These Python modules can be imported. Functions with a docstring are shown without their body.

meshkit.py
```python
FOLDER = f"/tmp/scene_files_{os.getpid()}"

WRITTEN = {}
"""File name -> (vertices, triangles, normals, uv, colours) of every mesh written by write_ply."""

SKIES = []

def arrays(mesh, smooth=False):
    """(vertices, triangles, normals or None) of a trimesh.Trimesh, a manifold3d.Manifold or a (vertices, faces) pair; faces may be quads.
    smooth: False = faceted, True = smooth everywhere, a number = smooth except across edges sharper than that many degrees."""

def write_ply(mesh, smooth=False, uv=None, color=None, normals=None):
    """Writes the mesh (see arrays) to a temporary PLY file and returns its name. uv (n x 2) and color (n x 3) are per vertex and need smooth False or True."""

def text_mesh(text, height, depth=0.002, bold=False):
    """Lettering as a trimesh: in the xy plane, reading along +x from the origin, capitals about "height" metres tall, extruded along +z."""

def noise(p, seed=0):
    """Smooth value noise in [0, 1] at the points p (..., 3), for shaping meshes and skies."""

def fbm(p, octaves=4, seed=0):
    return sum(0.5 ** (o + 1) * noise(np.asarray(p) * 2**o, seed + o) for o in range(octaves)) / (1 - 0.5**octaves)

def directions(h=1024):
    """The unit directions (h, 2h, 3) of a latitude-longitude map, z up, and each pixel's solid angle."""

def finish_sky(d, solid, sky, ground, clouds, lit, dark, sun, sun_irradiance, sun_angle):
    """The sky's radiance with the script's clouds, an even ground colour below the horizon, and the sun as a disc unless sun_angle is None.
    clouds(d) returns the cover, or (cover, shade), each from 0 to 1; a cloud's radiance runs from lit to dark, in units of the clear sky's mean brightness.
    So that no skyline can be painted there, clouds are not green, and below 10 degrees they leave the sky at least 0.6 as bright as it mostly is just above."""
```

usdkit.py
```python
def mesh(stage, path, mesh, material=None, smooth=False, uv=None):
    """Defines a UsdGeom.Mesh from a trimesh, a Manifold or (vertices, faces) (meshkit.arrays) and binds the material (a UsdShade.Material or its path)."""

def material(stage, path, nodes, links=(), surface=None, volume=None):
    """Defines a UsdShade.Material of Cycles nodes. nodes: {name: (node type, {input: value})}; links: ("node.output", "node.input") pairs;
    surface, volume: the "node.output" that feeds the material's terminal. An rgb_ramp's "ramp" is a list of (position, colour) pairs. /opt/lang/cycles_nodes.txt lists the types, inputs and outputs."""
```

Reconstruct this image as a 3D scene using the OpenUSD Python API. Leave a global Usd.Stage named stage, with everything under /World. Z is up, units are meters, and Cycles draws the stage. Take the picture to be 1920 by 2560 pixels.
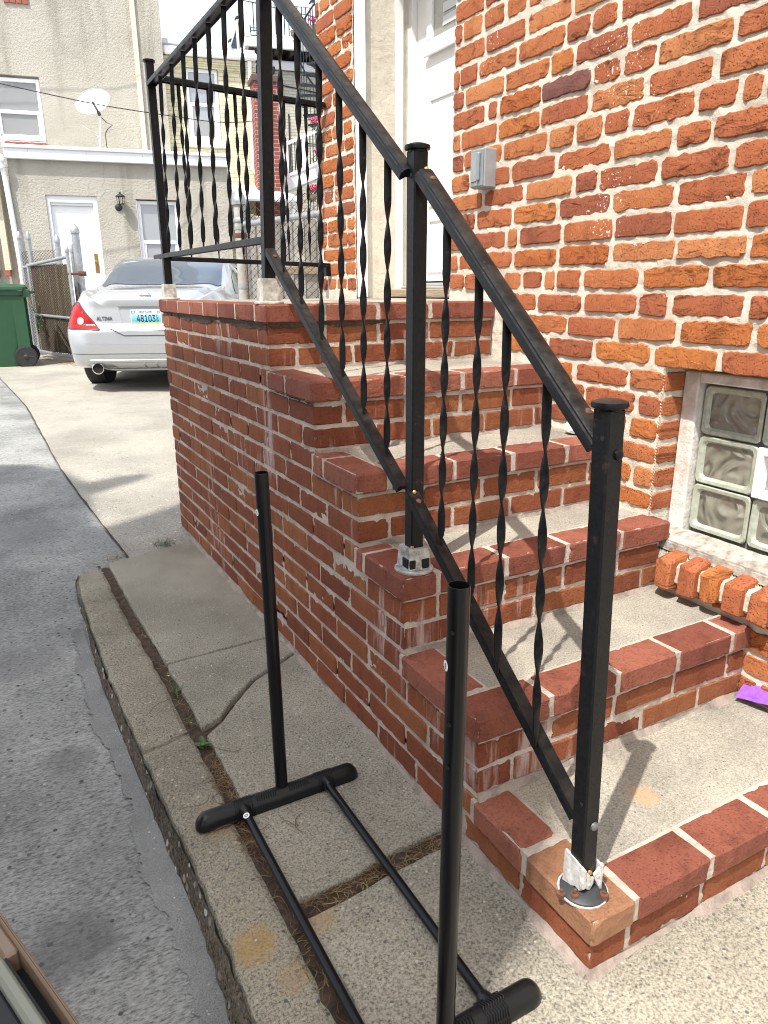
import math, random
from math import sin, cos, pi
import numpy as np, trimesh, usdkit, meshkit
from shapely.geometry import Polygon, LineString, Point, box as sbox
from shapely.ops import unary_union
from pxr import Usd, UsdGeom, UsdLux, UsdShade, Gf, Sdf, Vt

random.seed(7); rng = np.random.default_rng(7)
stage = Usd.Stage.CreateInMemory()
UsdGeom.SetStageUpAxis(stage, UsdGeom.Tokens.z); UsdGeom.SetStageMetersPerUnit(stage, 1.0)
world = UsdGeom.Xform.Define(stage, '/World'); stage.SetDefaultPrim(world.GetPrim())

# ---------------------------------------------------------------- camera, sky, sun, exposure
CAM = np.array([-.7952, -.6927, 1.1957])
ROT = np.array([[.87568573, .14606608, -.46025993], [-.48286442, .25686887, -.83717401], [-.00405628, .95534448, .29546652]])  # columns: right, up, back
FPX = 1804.9
cam = UsdGeom.Camera.Define(stage, '/World/camera')
cam.CreateHorizontalApertureAttr(36.0); cam.CreateVerticalApertureAttr(48.0)
cam.CreateFocalLengthAttr(36.0*FPX/1920); cam.CreateClippingRangeAttr(Gf.Vec2f(.02, 500))
cam.CreateExposureAttr(0.84)
_m = np.eye(4); _m[:3, :3] = ROT.T; _m[3, :3] = CAM
cam.AddTransformOp().Set(Gf.Matrix4d(*_m.ravel().tolist()))

SUN = np.array([-.488, -.256, .915]); SUN /= np.linalg.norm(SUN)
sky_mat = usdkit.material(stage, '/World/Looks/sky', {
    'sky': ('sky_texture', {'sky_type': 'single_scattering', 'sun_disc': False, 'sun_elevation': float(math.asin(SUN[2])), 'sun_rotation': float(math.atan2(SUN[0], SUN[1])), 'altitude': 50.0, 'air_density': 1.0, 'aerosol_density': 4.0, 'ozone_density': 1.0}),
    'hs': ('hsv', {'saturation': 0.5, 'value': 1.0, 'fac': 1.0, 'hue': .5}),
    'tc': ('texture_coordinate', {}), 'cn': ('noise_texture', {'scale': 1.4, 'detail': 5., 'roughness': .5}), 'cr': ('rgb_ramp', {'ramp': [(.3, (.32,)*3), (.7, (.62,)*3)]}), 'cm': ('mix', {'mix_type': 'mix', 'color2': (6.2, 6.8, 7.7)}),
    'bg': ('background_shader', {'strength': 0.15})}, [('sky.color', 'hs.color'), ('tc.generated', 'cn.vector'), ('cn.fac', 'cr.fac'), ('cr.color', 'cm.fac'), ('hs.color', 'cm.color1'), ('cm.color', 'bg.color')], surface='bg.background')
dome = UsdLux.DomeLight.Define(stage, '/World/sky')
UsdShade.MaterialBindingAPI.Apply(dome.GetPrim()).Bind(sky_mat)
dome.GetPrim().SetCustomDataByKey('kind', 'structure'); dome.GetPrim().SetCustomDataByKey('label', 'pale hazy summer sky above the rowhouses'); dome.GetPrim().SetCustomDataByKey('category', 'sky')
sun = UsdLux.DistantLight.Define(stage, '/World/sun')
sun.CreateIntensityAttr(0.95); sun.CreateAngleAttr(0.55); sun.CreateNormalizeAttr(True); sun.CreateColorAttr(Gf.Vec3f(1, .95, .87))
_z = SUN; _x = np.cross([0, 0, 1], _z); _x /= np.linalg.norm(_x); _y = np.cross(_z, _x)
_s = np.eye(4); _s[0, :3], _s[1, :3], _s[2, :3] = _x, _y, _z
sun.AddTransformOp().Set(Gf.Matrix4d(*_s.ravel().tolist()))

# ---------------------------------------------------------------- helpers
used = {}
def free(parent, name):
    k = used.setdefault(parent, {}); n = k.get(name, 0); k[name] = n+1
    return f'{parent}/{name}' if n == 0 else f'{parent}/{name}_{n:03d}'
base_of = {}
def tag(path, label=None, cat=None, group=None, kind=None):
    p = stage.GetPrimAtPath(path)
    for k, v in (('label', label), ('category', cat), ('group', group), ('kind', kind)):
        if v: p.SetCustomDataByKey(k, v)
    return path
def thing(name, loc, label=None, cat=None, group=None, kind=None):
    path = free('/World', name); x = UsdGeom.Xform.Define(stage, path); x.AddTranslateOp().Set(Gf.Vec3d(*map(float, loc)))
    base_of[path] = np.array(loc, float); return tag(path, label, cat, group, kind)
def part(name, mesh, mat, parent='/World', smooth=False, label=None, cat=None, group=None, kind=None):
    path = free(parent, name); root = '/'.join(path.split('/')[:3]); b = base_of.get(root, np.zeros(3))
    if isinstance(mesh, list): mesh = trimesh.util.concatenate(mesh)
    if isinstance(mesh, tuple): mesh = tm(*mesh)
    m = mesh.copy(); m.apply_translation(-b)
    usdkit.mesh(stage, path, m, mat, smooth=smooth)
    return tag(path, label, cat, group, kind)
def group_part(name, parent):
    path = free(parent, name); UsdGeom.Xform.Define(stage, path); return path
def tm(v, f):
    f = np.asarray(f, int)
    if f.shape[1] == 4: f = np.vstack([f[:, [0, 1, 2]], f[:, [0, 2, 3]]])
    return trimesh.Trimesh(np.asarray(v, float), f, process=False)
cat_ = trimesh.util.concatenate
def box(x0, x1, y0, y1, z0, z1):
    return trimesh.creation.box(bounds=[[min(x0, x1), min(y0, y1), min(z0, z1)], [max(x0, x1), max(y0, y1), max(z0, z1)]])
def hull(pts): return trimesh.convex.convex_hull(np.asarray(pts, float))
def cbox(x0, x1, y0, y1, z0, z1, b=.004, jit=0.0):
    """chamfered box"""
    P = []
    for sx in (0, 1):
        for sy in (0, 1):
            for sz in (0, 1):
                c = np.array([(x0, x1)[sx], (y0, y1)[sy], (z0, z1)[sz]], float); s = np.array([1-2*sx, 1-2*sy, 1-2*sz])*b
                j = (rng.random(3)-.5)*2*jit
                for k in range(3):
                    q = c+s+j; q[k] = c[k]+j[k]; P.append(q)
    return hull(P)
def frame_of(d, up=(0, 0, 1)):
    d = np.asarray(d, float); d = d/np.linalg.norm(d); up = np.asarray(up, float)
    if abs(d @ up) > .98: up = np.array([0, 1, 0.])
    r = np.cross(d, up); r /= np.linalg.norm(r); return d, r, np.cross(r, d)
def sweep(path, sections, closed_ends=True):
    """sections: per path point list of (m,3) rings"""
    V = np.vstack(sections); m = len(sections[0]); n = len(sections); F = []
    for i in range(n-1):
        for j in range(m):
            a, b_ = i*m+j, i*m+(j+1) % m
            F += [[a, b_, b_+m], [a, b_+m, a+m]]
    if closed_ends:
        c0, c1 = len(V), len(V)+1; V = np.vstack([V, sections[0].mean(0), sections[-1].mean(0)])
        for j in range(m): F += [[c0, (j+1) % m, j], [c1, (n-1)*m+j, (n-1)*m+(j+1) % m]]
    return tm(V, F)
def tube(pts, r, n=8, ends=True):
    pts = np.asarray(pts, float); rr = np.full(len(pts), r) if np.ndim(r) == 0 else np.asarray(r, float); S = []; up = np.array([0, 0, 1.])
    for i, p in enumerate(pts):
        d = pts[min(i+1, len(pts)-1)]-pts[max(i-1, 0)]; d, a, b = frame_of(d, up)
        t = np.linspace(0, 2*pi, n, endpoint=False); S.append(p+rr[i]*(np.outer(np.cos(t), a)+np.outer(np.sin(t), b)))
    return sweep(pts, S, ends)
def prism(poly2d, p0, p1, up=(0, 0, 1)):
    """2D section (r,u) swept straight from p0 to p1"""
    p0, p1 = np.asarray(p0, float), np.asarray(p1, float); d, r, u = frame_of(p1-p0, up); q = np.asarray(poly2d, float)
    ring = np.outer(q[:, 0], r)+np.outer(q[:, 1], u); return sweep(None, [p0+ring, p1+ring])
def lathe(prof, c, n=20, axis=(0, 0, 1)):
    """prof: (radius, height) list"""
    d, a, b = frame_of(axis, (0, 1, 0) if abs(np.asarray(axis)[2]) > .9 else (0, 0, 1)); c = np.asarray(c, float); t = np.linspace(0, 2*pi, n, endpoint=False)
    return sweep(None, [c+h*d+max(r, 1e-4)*(np.outer(np.cos(t), a)+np.outer(np.sin(t), b)) for r, h in prof])
def ext(poly, h, xform=None):
    gs = getattr(poly, 'geoms', [poly]); m = cat_([trimesh.creation.extrude_polygon(g, h, engine='earcut') for g in gs if g.area > 1e-9])
    if xform is not None: m.apply_transform(xform)
    return m
def frame_mat(o, ex, ey, ez):
    M = np.eye(4); M[:3, 0], M[:3, 1], M[:3, 2], M[:3, 3] = ex, ey, ez, o; return M
def grid(us, vs, fn):
    U, V = np.meshgrid(us, vs, indexing='ij'); P = fn(U.ravel(), V.ravel()); n, m = len(us), len(vs)
    i, j = np.meshgrid(np.arange(n-1), np.arange(m-1), indexing='ij'); a = (i*m+j).ravel()
    return tm(P, np.stack([a, a+m, a+m+1, a+1], 1))
def noise3(p, s, seed=0): return meshkit.fbm(np.asarray(p)*s, 3, seed)-.5
def proj_px(P):
    q = (np.asarray(P)-CAM) @ ROT; return np.stack([960+FPX*q[..., 0]/-q[..., 2], 1280-FPX*q[..., 1]/-q[..., 2]], -1), -q[..., 2]

# ---------------------------------------------------------------- materials
def M(name, nodes, links, surface='p.BSDF'): return usdkit.material(stage, '/World/Looks/'+name, nodes, links, surface=surface)
def plain(name, col, rough=.5, metal=0., noise=.0, nscale=20., bump=0., bscale=60., coat=0., spec=.5, col2=None):
    N = {'g': ('geometry', {}), 'p': ('principled_bsdf', {'base_color': col, 'roughness': rough, 'metallic': metal, 'coat_weight': coat, 'specular_ior_level': spec})}; L = []
    if noise or col2:
        c2 = col2 or tuple(c*(1-noise) for c in col)
        N['n'] = ('noise_texture', {'scale': nscale, 'detail': 5.0, 'roughness': .65}); N['r'] = ('rgb_ramp', {'ramp': [(.35, c2), (.65, col)]})
        L += [('g.position', 'n.vector'), ('n.fac', 'r.fac'), ('r.color', 'p.base_color')]
    if bump:
        N['bn'] = ('noise_texture', {'scale': bscale, 'detail': 6.0, 'roughness': .6}); N['b'] = ('bump', {'strength': 1.0, 'distance': bump})
        L += [('g.position', 'bn.vector'), ('bn.fac', 'b.height'), ('b.normal', 'p.normal')]
    return M(name, N, L)

def brick_mat(name, ramp, soot=.5, eff=0.0, pit=.0012, crack=0.0, speck=0.0, eff_zone=None, rough=.85):
    """clay brick: tone per brick, blotches, pits, streaks of white salt"""
    N = {'g': ('geometry', {}), 'oi': ('object_info', {}), 'r': ('rgb_ramp', {'ramp': ramp}),
         'n1': ('noise_texture', {'scale': 16., 'detail': 5., 'roughness': .6}), 'n2': ('noise_texture', {'scale': 170., 'detail': 4., 'roughness': .7}),
         'n1a': ('math', {'math_type': 'multiply_add', 'value2': .75, 'value3': -.37}), 'mixr': ('math', {'math_type': 'add', 'use_clamp': True}),
         'r2': ('rgb_ramp', {'ramp': [(.3, (.55, .5, .5)), (.48, (1, 1, 1)), (.7, (1.12, 1.1, 1.05))]}), 'mul': ('mix', {'mix_type': 'multiply', 'fac': .8}),
         'n3': ('noise_texture', {'scale': 5., 'detail': 6., 'roughness': .7}), 'r3': ('rgb_ramp', {'ramp': [(.28, (.42, .38, .36)), (.5, (1, 1, 1))]}), 'mul2': ('mix', {'mix_type': 'multiply', 'fac': soot}),
         'v': ('voronoi_texture', {'scale': 140.}), 'pr': ('rgb_ramp', {'ramp': [(.08, (0, 0, 0)), (.3, (1, 1, 1))]}),
         'hb': ('math', {'math_type': 'multiply_add', 'value2': .6, 'value3': 0.}), 'b': ('bump', {'strength': 1., 'distance': pit}),
         'p': ('principled_bsdf', {'roughness': rough, 'specular_ior_level': .25})}
    N['m3'] = ('mapping', {'scale': (3.2, 3.2, .8)})
    L = [('g.position', 'n1.vector'), ('g.position', 'n2.vector'), ('g.position', 'm3.vector'), ('m3.vector', 'n3.vector'), ('n1.fac', 'n1a.value1'), ('n1a.value', 'mixr.value1'), ('oi.random', 'mixr.value2'), ('mixr.value', 'r.fac'),
         ('n2.fac', 'r2.fac'), ('r.color', 'mul.color1'), ('r2.color', 'mul.color2'), ('n3.fac', 'r3.fac'), ('mul.color', 'mul2.color1'), ('r3.color', 'mul2.color2'),
         ('g.position', 'v.vector'), ('v.distance', 'pr.fac'), ('n2.fac', 'hb.value1'), ('pr.color', 'hb.value3'), ('hb.value', 'b.height'), ('b.normal', 'p.normal')]
    last = 'mul2.color'
    if eff:   # salt bloom: vertical streaks
        N['em'] = ('mapping', {'scale': (30., 30., 2.2)}); N['en'] = ('noise_texture', {'scale': 1., 'detail': 4., 'roughness': .7}); N['en2'] = ('noise_texture', {'scale': 2.1, 'detail': 2.})
        N['ea'] = ('math', {'math_type': 'multiply'}); N['er'] = ('rgb_ramp', {'ramp': [(.345, (0, 0, 0)), (.46, (eff, eff, eff))]}); N['e2'] = ('mix', {'mix_type': 'mix', 'color2': (.6, .52, .5)})
        L += [('g.position', 'em.vector'), ('em.vector', 'en.vector'), ('g.position', 'en2.vector'), ('en.fac', 'ea.value1'), ('en2.fac', 'ea.value2'), ('ea.value', 'er.fac'), ('er.color', 'e2.fac'), (last, 'e2.color1')]; last = 'e2.color'
    if speck:  # flecks of old white paint
        N['sn'] = ('noise_texture', {'scale': 120., 'detail': 3., 'roughness': .6}); N['sn2'] = ('noise_texture', {'scale': 2.6, 'detail': 1.}); N['sa'] = ('math', {'math_type': 'multiply'})
        N['sr'] = ('rgb_ramp', {'ramp': [(.44, (0, 0, 0)), (.455, (.9,)*3)]}); N['s2'] = ('mix', {'mix_type': 'mix', 'color2': (.72, .68, .62)})
        L += [('g.position', 'sn.vector'), ('g.position', 'sn2.vector'), ('sn.fac', 'sa.value1'), ('sn2.fac', 'sa.value2'), ('sa.value', 'sr.fac'), ('sr.color', 's2.fac'), (last, 's2.color1')]; last = 's2.color'
    if crack:  # weathered skin with creases
        N['cm'] = ('mapping', {'scale': (1., 14., 34.), 'rotation': (.22, 0, 0)}); N['cn'] = ('noise_texture', {'scale': 1., 'detail': 6., 'roughness': .68, 'distortion': .9}); N['cr'] = ('rgb_ramp', {'ramp': [(.36, (0, 0, 0)), (.46, (1, 1, 1)), (.6, (.9, .9, .9))]})
        N['on'] = ('math', {'math_type': 'greater_than', 'value2': .45}); N['om'] = ('math', {'math_type': 'multiply', 'value2': 7.31}); N['of'] = ('math', {'math_type': 'fraction'})
        N['oc'] = ('math', {'math_type': 'multiply', 'value2': crack}); N['b2'] = ('bump', {'strength': 1.}); N['oo'] = ('mix_float', {'a': .25, 'b': 1.})
        N['od'] = ('math', {'math_type': 'multiply', 'value2': crack})
        N['cd'] = ('rgb_ramp', {'ramp': [(.33, (.42, .36, .34)), (.43, (1, 1, 1))]}); N['cx'] = ('mix', {'mix_type': 'multiply'}); L += [('cn.fac', 'cd.fac'), ('cd.color', 'cx.color2'), (last, 'cx.color1'), ('oo.result', 'cx.fac')]; last = 'cx.color'
        L += [('g.position', 'cm.vector'), ('cm.vector', 'cn.vector'), ('cn.fac', 'cr.fac'), ('oi.random', 'om.value1'), ('om.value', 'of.value1'), ('of.value', 'on.value1'), ('on.value', 'oo.fac'), ('oo.result', 'od.value1'), ('cr.color', 'b2.height'), ('od.value', 'b2.distance'), ('b.normal', 'b2.normal'), ('b2.normal', 'p.normal')]
        L.remove(('b.normal', 'p.normal'))
    L.append((last, 'p.base_color'))
    return M(name, N, L)

STOOP_RAMP = [(0, (.150, .044, .022)), (.3, (.190, .056, .026)), (.6, (.215, .066, .029)), (.85, (.235, .082, .034)), (1, (.26, .10, .042))]
m_brick = brick_mat('stoop_brick', STOOP_RAMP, soot=.6, eff=.5, pit=.0017)
m_cap = brick_mat('cap_brick', [(0, (.165, .052, .034)), (.5, (.225, .074, .047)), (1, (.265, .098, .064))], soot=.75, eff=.0, pit=.0019, rough=.78)
m_cap_rust = brick_mat('rust_stained_brick', [(0, (.19, .095, .055)), (1, (.27, .135, .075))], soot=.75, pit=.0009, rough=.6)
H_RAMP = [(0, (.27, .085, .046)), (.2, (.335, .103, .046)), (.55, (.385, .124, .050)), (.85, (.415, .146, .056)), (1, (.45, .18, .072))]
m_house = brick_mat('old_house_brick', H_RAMP, soot=.45, pit=.0042, crack=.0036, speck=.7, rough=.9)
m_house_or = brick_mat('orange_house_brick', [(0, (.37, .108, .034)), (1, (.46, .165, .050))], soot=.35, pit=.0052, crack=.0042, rough=.9)
m_house_dk = brick_mat('dark_house_brick', [(0, (.15, .065, .055)), (1, (.22, .085, .062))], soot=.3, pit=.003, crack=.003, rough=.85)

def mortar(name, col, dark, scale=9.):
    N = {'g': ('geometry', {}), 'n': ('noise_texture', {'scale': scale, 'detail': 6., 'roughness': .7}), 'r': ('rgb_ramp', {'ramp': [(.3, dark), (.55, col), (.75, tuple(c*1.1 for c in col))]}),
         'n2': ('noise_texture', {'scale': 260., 'detail': 4., 'roughness': .7}), 'n3': ('noise_texture', {'scale': 42., 'detail': 5., 'roughness': .65}), 'ad': ('math', {'math_type': 'multiply_add', 'value2': .35}),
         'b': ('bump', {'strength': 1., 'distance': .0055}), 'r2': ('rgb_ramp', {'ramp': [(.3, (.62, .60, .57)), (.5, (1, 1, 1))]}), 'm': ('mix', {'mix_type': 'multiply', 'fac': .7}), 'p': ('principled_bsdf', {'roughness': .95, 'specular_ior_level': .2})}
    L = [('g.position', 'n.vector'), ('n.fac', 'r.fac'), ('g.position', 'n2.vector'), ('g.position', 'n3.vector'), ('n2.fac', 'ad.value1'), ('n3.fac', 'ad.value3'), ('ad.value', 'b.height'), ('b.normal', 'p.normal'), ('r.color', 'm.color1'), ('n2.fac', 'r2.fac'), ('r2.color', 'm.color2'), ('m.color', 'p.base_color')]
    return M(name, N, L)
m_mortar = mortar('stoop_mortar', (.50, .445, .38), (.27, .225, .185))
m_fillet = mortar('base_mortar', (.33, .275, .235), (.16, .135, .115), 14.)
m_hmortar = mortar('house_mortar', (.64, .59, .495), (.48, .43, .35), 6.)

def concrete(name, base, dark, big=1.6, grain=260., peb=70., peb_amt=.6, pits=0., stain=None, bump=.0022, lightpeb=(.62, .58, .5), darkpeb=(.10, .105, .11), gcon=.5, thr=.2, stretch=None):
    N = {'g': ('geometry', {}), 'n': ('noise_texture', {'scale': big, 'detail': 7., 'roughness': .62}), 'r': ('rgb_ramp', {'ramp': [(.33, dark), (.58, base), (.75, tuple(min(1, c*1.12) for c in base))]}),
         'gr': ('noise_texture', {'scale': grain, 'detail': 3., 'roughness': .75}), 'gc': ('rgb_ramp', {'ramp': [(.3, (1-gcon,)*3), (.5, (1, 1, 1)), (.7, (1+gcon*.6,)*3)]}), 'm1': ('mix', {'mix_type': 'multiply', 'fac': 1.}),
         'v': ('voronoi_texture', {'scale': peb}), 'vr': ('rgb_ramp', {'ramp': [(thr, (1, 1, 1)), (thr+.06, (0, 0, 0))]}), 'sc': ('separate_color', {}), 'gt': ('rgb_ramp', {'interpolate': False, 'ramp': [(0, (0, 0, 0)), (1-peb_amt*.5, (1, 1, 1))]}),
         'fm': ('math', {'math_type': 'multiply'}), 'pc': ('rgb_ramp', {'ramp': [(0, darkpeb), (.45, tuple(.5*a+.5*b for a, b in zip(base, darkpeb))), (.6, base), (1, lightpeb)]}), 'm2': ('mix', {'mix_type': 'mix'}),
         'hh': ('math', {'math_type': 'multiply_add', 'value2': .25}), 'b': ('bump', {'strength': 1., 'distance': bump}), 'p': ('principled_bsdf', {'roughness': .92, 'specular_ior_level': .25})}
    L = [('g.position', 'n.vector'), ('n.fac', 'r.fac'), ('g.position', 'gr.vector'), ('gr.fac', 'gc.fac'), ('r.color', 'm1.color1'), ('gc.color', 'm1.color2'), ('g.position', 'v.vector'), ('v.distance', 'vr.fac'), ('v.color', 'sc.color'),
         ('sc.r', 'gt.fac'), ('gt.color', 'fm.value1'), ('vr.color', 'fm.value2'), ('sc.g', 'pc.fac'), ('fm.value', 'm2.fac'), ('m1.color', 'm2.color1'), ('pc.color', 'm2.color2'), ('vr.color', 'hh.value1'), ('gr.fac', 'hh.value3'), ('hh.value', 'b.height'), ('b.normal', 'p.normal')]
    last = 'm2.color'
    if stain:  # list of (centre, radius, colour, amount): marks with a shape of their own
        for k, (c, rad, col, amt) in enumerate(stain):
            N[f'sv{k}'] = ('mapping', {'location': tuple(-x/rad for x in c), 'scale': (1/rad,)*3}); N[f'sd{k}'] = ('gradient_texture', {'gradient_type': 'spherical'}); N[f'sn{k}'] = ('noise_texture', {'scale': 28., 'detail': 4.})
            N[f'sa{k}'] = ('math', {'math_type': 'multiply_add', 'value2': 1.3, 'value3': -.35}); N[f'ss{k}'] = ('math', {'math_type': 'multiply'}); N[f'sr{k}'] = ('rgb_ramp', {'ramp': [(.08, (0, 0, 0)), (.28, (amt,)*3)]}); N[f'sm{k}'] = ('mix', {'mix_type': 'mix', 'color2': col})
            L += [('g.position', f'sv{k}.vector'), (f'sv{k}.vector', f'sd{k}.vector'), ('g.position', f'sn{k}.vector'), (f'sn{k}.fac', f'ss{k}.value1'), (f'sd{k}.fac', f'ss{k}.value2'), (f'ss{k}.value', f'sr{k}.fac'), (f'sr{k}.color', f'sm{k}.fac'), (last, f'sm{k}.color1')]; last = f'sm{k}.color'
    if stretch:
        N['sx'] = ('mapping', {'scale': stretch}); L.remove(('g.position', 'gr.vector')); L += [('g.position', 'sx.vector'), ('sx.vector', 'gr.vector')]
    L.append((last, 'p.base_color'))
    return M(name, N, L)
m_walk = concrete('sidewalk_concrete', (.34, .312, .252), (.21, .193, .155), grain=200., peb=80., peb_amt=.8, bump=.0035, gcon=.75, thr=.24, lightpeb=(.50, .465, .39), stain=[((-.375, .37, 0), .07, (.36, .22, .09), .45)])
m_kerb = concrete('kerb_concrete', (.315, .285, .222), (.17, .152, .118), grain=190., peb=72., peb_amt=.85, bump=.0045, gcon=.8, thr=.25, lightpeb=(.48, .44, .36), stain=[((-.497, .372, 0), .066, (.40, .25, .075), .62), ((-.45, .74, 0), .10, (.40, .27, .14), .38), ((-.455, .27, 0), .05, (.38, .24, .11), .4)])
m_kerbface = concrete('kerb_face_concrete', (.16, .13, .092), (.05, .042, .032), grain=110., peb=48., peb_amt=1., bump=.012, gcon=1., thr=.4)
m_alley = concrete('alley_concrete', (.305, .308, .295), (.165, .168, .165), big=2.0, grain=120., peb=50., peb_amt=.6, bump=.006, gcon=.7, darkpeb=(.05, .056, .07), lightpeb=(.36, .35, .32), thr=.25, stretch=(.55, 1.6, 1.), stain=[((-.80, .62, -.09), .13, (.10, .10, .105), .6), ((-.74, 1.25, -.07), .10, (.12, .12, .12), .5), ((-.82, 1.9, -.05), .2, (.13, .13, .13), .45), ((-.70, .25, -.09), .10, (.11, .11, .115), .5), ((-.75, 3.3, 0), .3, (.17, .17, .165), .5)])
m_pad = concrete('pad_concrete', (.345, .325, .28), (.25, .236, .206), big=1.6, grain=130., peb=34., peb_amt=.5, bump=.005, gcon=.6, darkpeb=(.10, .095, .085), thr=.2)
m_tread = concrete('tread_concrete', (.35, .322, .268), (.23, .213, .180), big=3.5, grain=230., peb=95., peb_amt=.6, bump=.0018, gcon=.55, lightpeb=(.46, .43, .37), stain=[((.34, .20, .135), .05, (.50, .26, .11), .5)])
m_soil = plain('joint_soil', (.085, .055, .035), .95, col2=(.03, .02, .014), nscale=45., bump=.006, bscale=120.)
m_root = plain('dry_roots', (.17, .095, .045), .9, noise=.4, nscale=90.)
m_leaf = plain('weed_leaf', (.06, .12, .03), .5, noise=.4, nscale=60.)
m_straw = plain('dry_straw', (.30, .22, .11), .8, noise=.4, nscale=50.)
m_iron = M('black_iron', {'g': ('geometry', {}), 'n': ('noise_texture', {'scale': 40., 'detail': 6., 'roughness': .7}), 'r': ('rgb_ramp', {'ramp': [(.30, (.026, .017, .012)), (.40, (.005, .005, .006)), (.7, (.0035, .004, .005))]}),
    'n2': ('noise_texture', {'scale': 300., 'detail': 3.}), 'b': ('bump', {'strength': .6, 'distance': .0006}), 'rr': ('rgb_ramp', {'ramp': [(.3, (.5,)*3), (.6, (.28,)*3)]}),
    'fn': ('noise_texture', {'scale': 150., 'detail': 4., 'roughness': .7}), 'fn2': ('noise_texture', {'scale': 9., 'detail': 3.}), 'fm': ('math', {'math_type': 'multiply'}), 'fr': ('rgb_ramp', {'ramp': [(.425, (0, 0, 0)), (.45, (.8,)*3)]}), 'm1': ('mix', {'mix_type': 'mix', 'color2': (.13, .05, .02)}),
    'sx': ('separate_xyz', {}), 'dn': ('noise_texture', {'scale': 22., 'detail': 6., 'roughness': .7}), 'd1': ('map_range', {'from_min': .45, 'from_max': .95, 'to_min': 0., 'to_max': 1., 'clamp': True}), 'd2': ('rgb_ramp', {'ramp': [(.42, (0, 0, 0)), (.68, (.5,)*3)]}), 'dm': ('math', {'math_type': 'multiply'}), 'm2': ('mix', {'mix_type': 'mix', 'color2': (.075, .062, .05)}),
    'p': ('principled_bsdf', {'specular_ior_level': .2})},
    [('g.position', 'n.vector'), ('n.fac', 'r.fac'), ('g.position', 'n2.vector'), ('n2.fac', 'b.height'), ('b.normal', 'p.normal'), ('n.fac', 'rr.fac'), ('rr.color', 'p.roughness'),
     ('g.position', 'fn.vector'), ('g.position', 'fn2.vector'), ('fn.fac', 'fm.value1'), ('fn2.fac', 'fm.value2'), ('fm.value', 'fr.fac'), ('fr.color', 'm1.fac'), ('r.color', 'm1.color1'),
     ('g.normal', 'sx.vector'), ('sx.z', 'd1.value'), ('g.position', 'dn.vector'), ('dn.fac', 'd2.fac'), ('d1.result', 'dm.value1'), ('d2.color', 'dm.value2'), ('dm.value', 'm2.fac'), ('m1.color', 'm2.color1'), ('m2.color', 'p.base_color')])
m_rust = plain('rust', (.17, .062, .028), .85, col2=(.05, .024, .014), nscale=120., bump=.001, bscale=200.)
m_brass = plain('brass_screw', (.42, .25, .07), .45, .8, noise=.4, nscale=200.)
m_alu = plain('cast_aluminium', (.52, .52, .50), .55, .35, col2=(.20, .195, .18), nscale=55., bump=.002, bscale=120.)
m_alu_torn = plain('torn_aluminium', (.62, .62, .60), .6, .1, col2=(.34, .33, .31), nscale=70., bump=.0015, bscale=160.); m_alu_old = plain('chalky_aluminium', (.58, .56, .50), .8, .05, col2=(.25, .23, .19), nscale=38., bump=.002, bscale=110.)
m_rack = plain('black_powder_coat', (.0035, .0037, .0045), .2, noise=.2, nscale=50., spec=.28)
m_rackfoot = plain('black_plastic', (.005, .0053, .0065), .30, noise=.3, nscale=40., bump=.0003, bscale=200., spec=.35)
m_dullbolt = plain('dull_bolt', (.16, .165, .17), .5, .6); m_hole = plain('dark_hole', (.004, .004, .004), .9)
m_white = plain('white_paint', (.83, .82, .80), .45, noise=.04, nscale=14., bump=.0006, bscale=90.)
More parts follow.
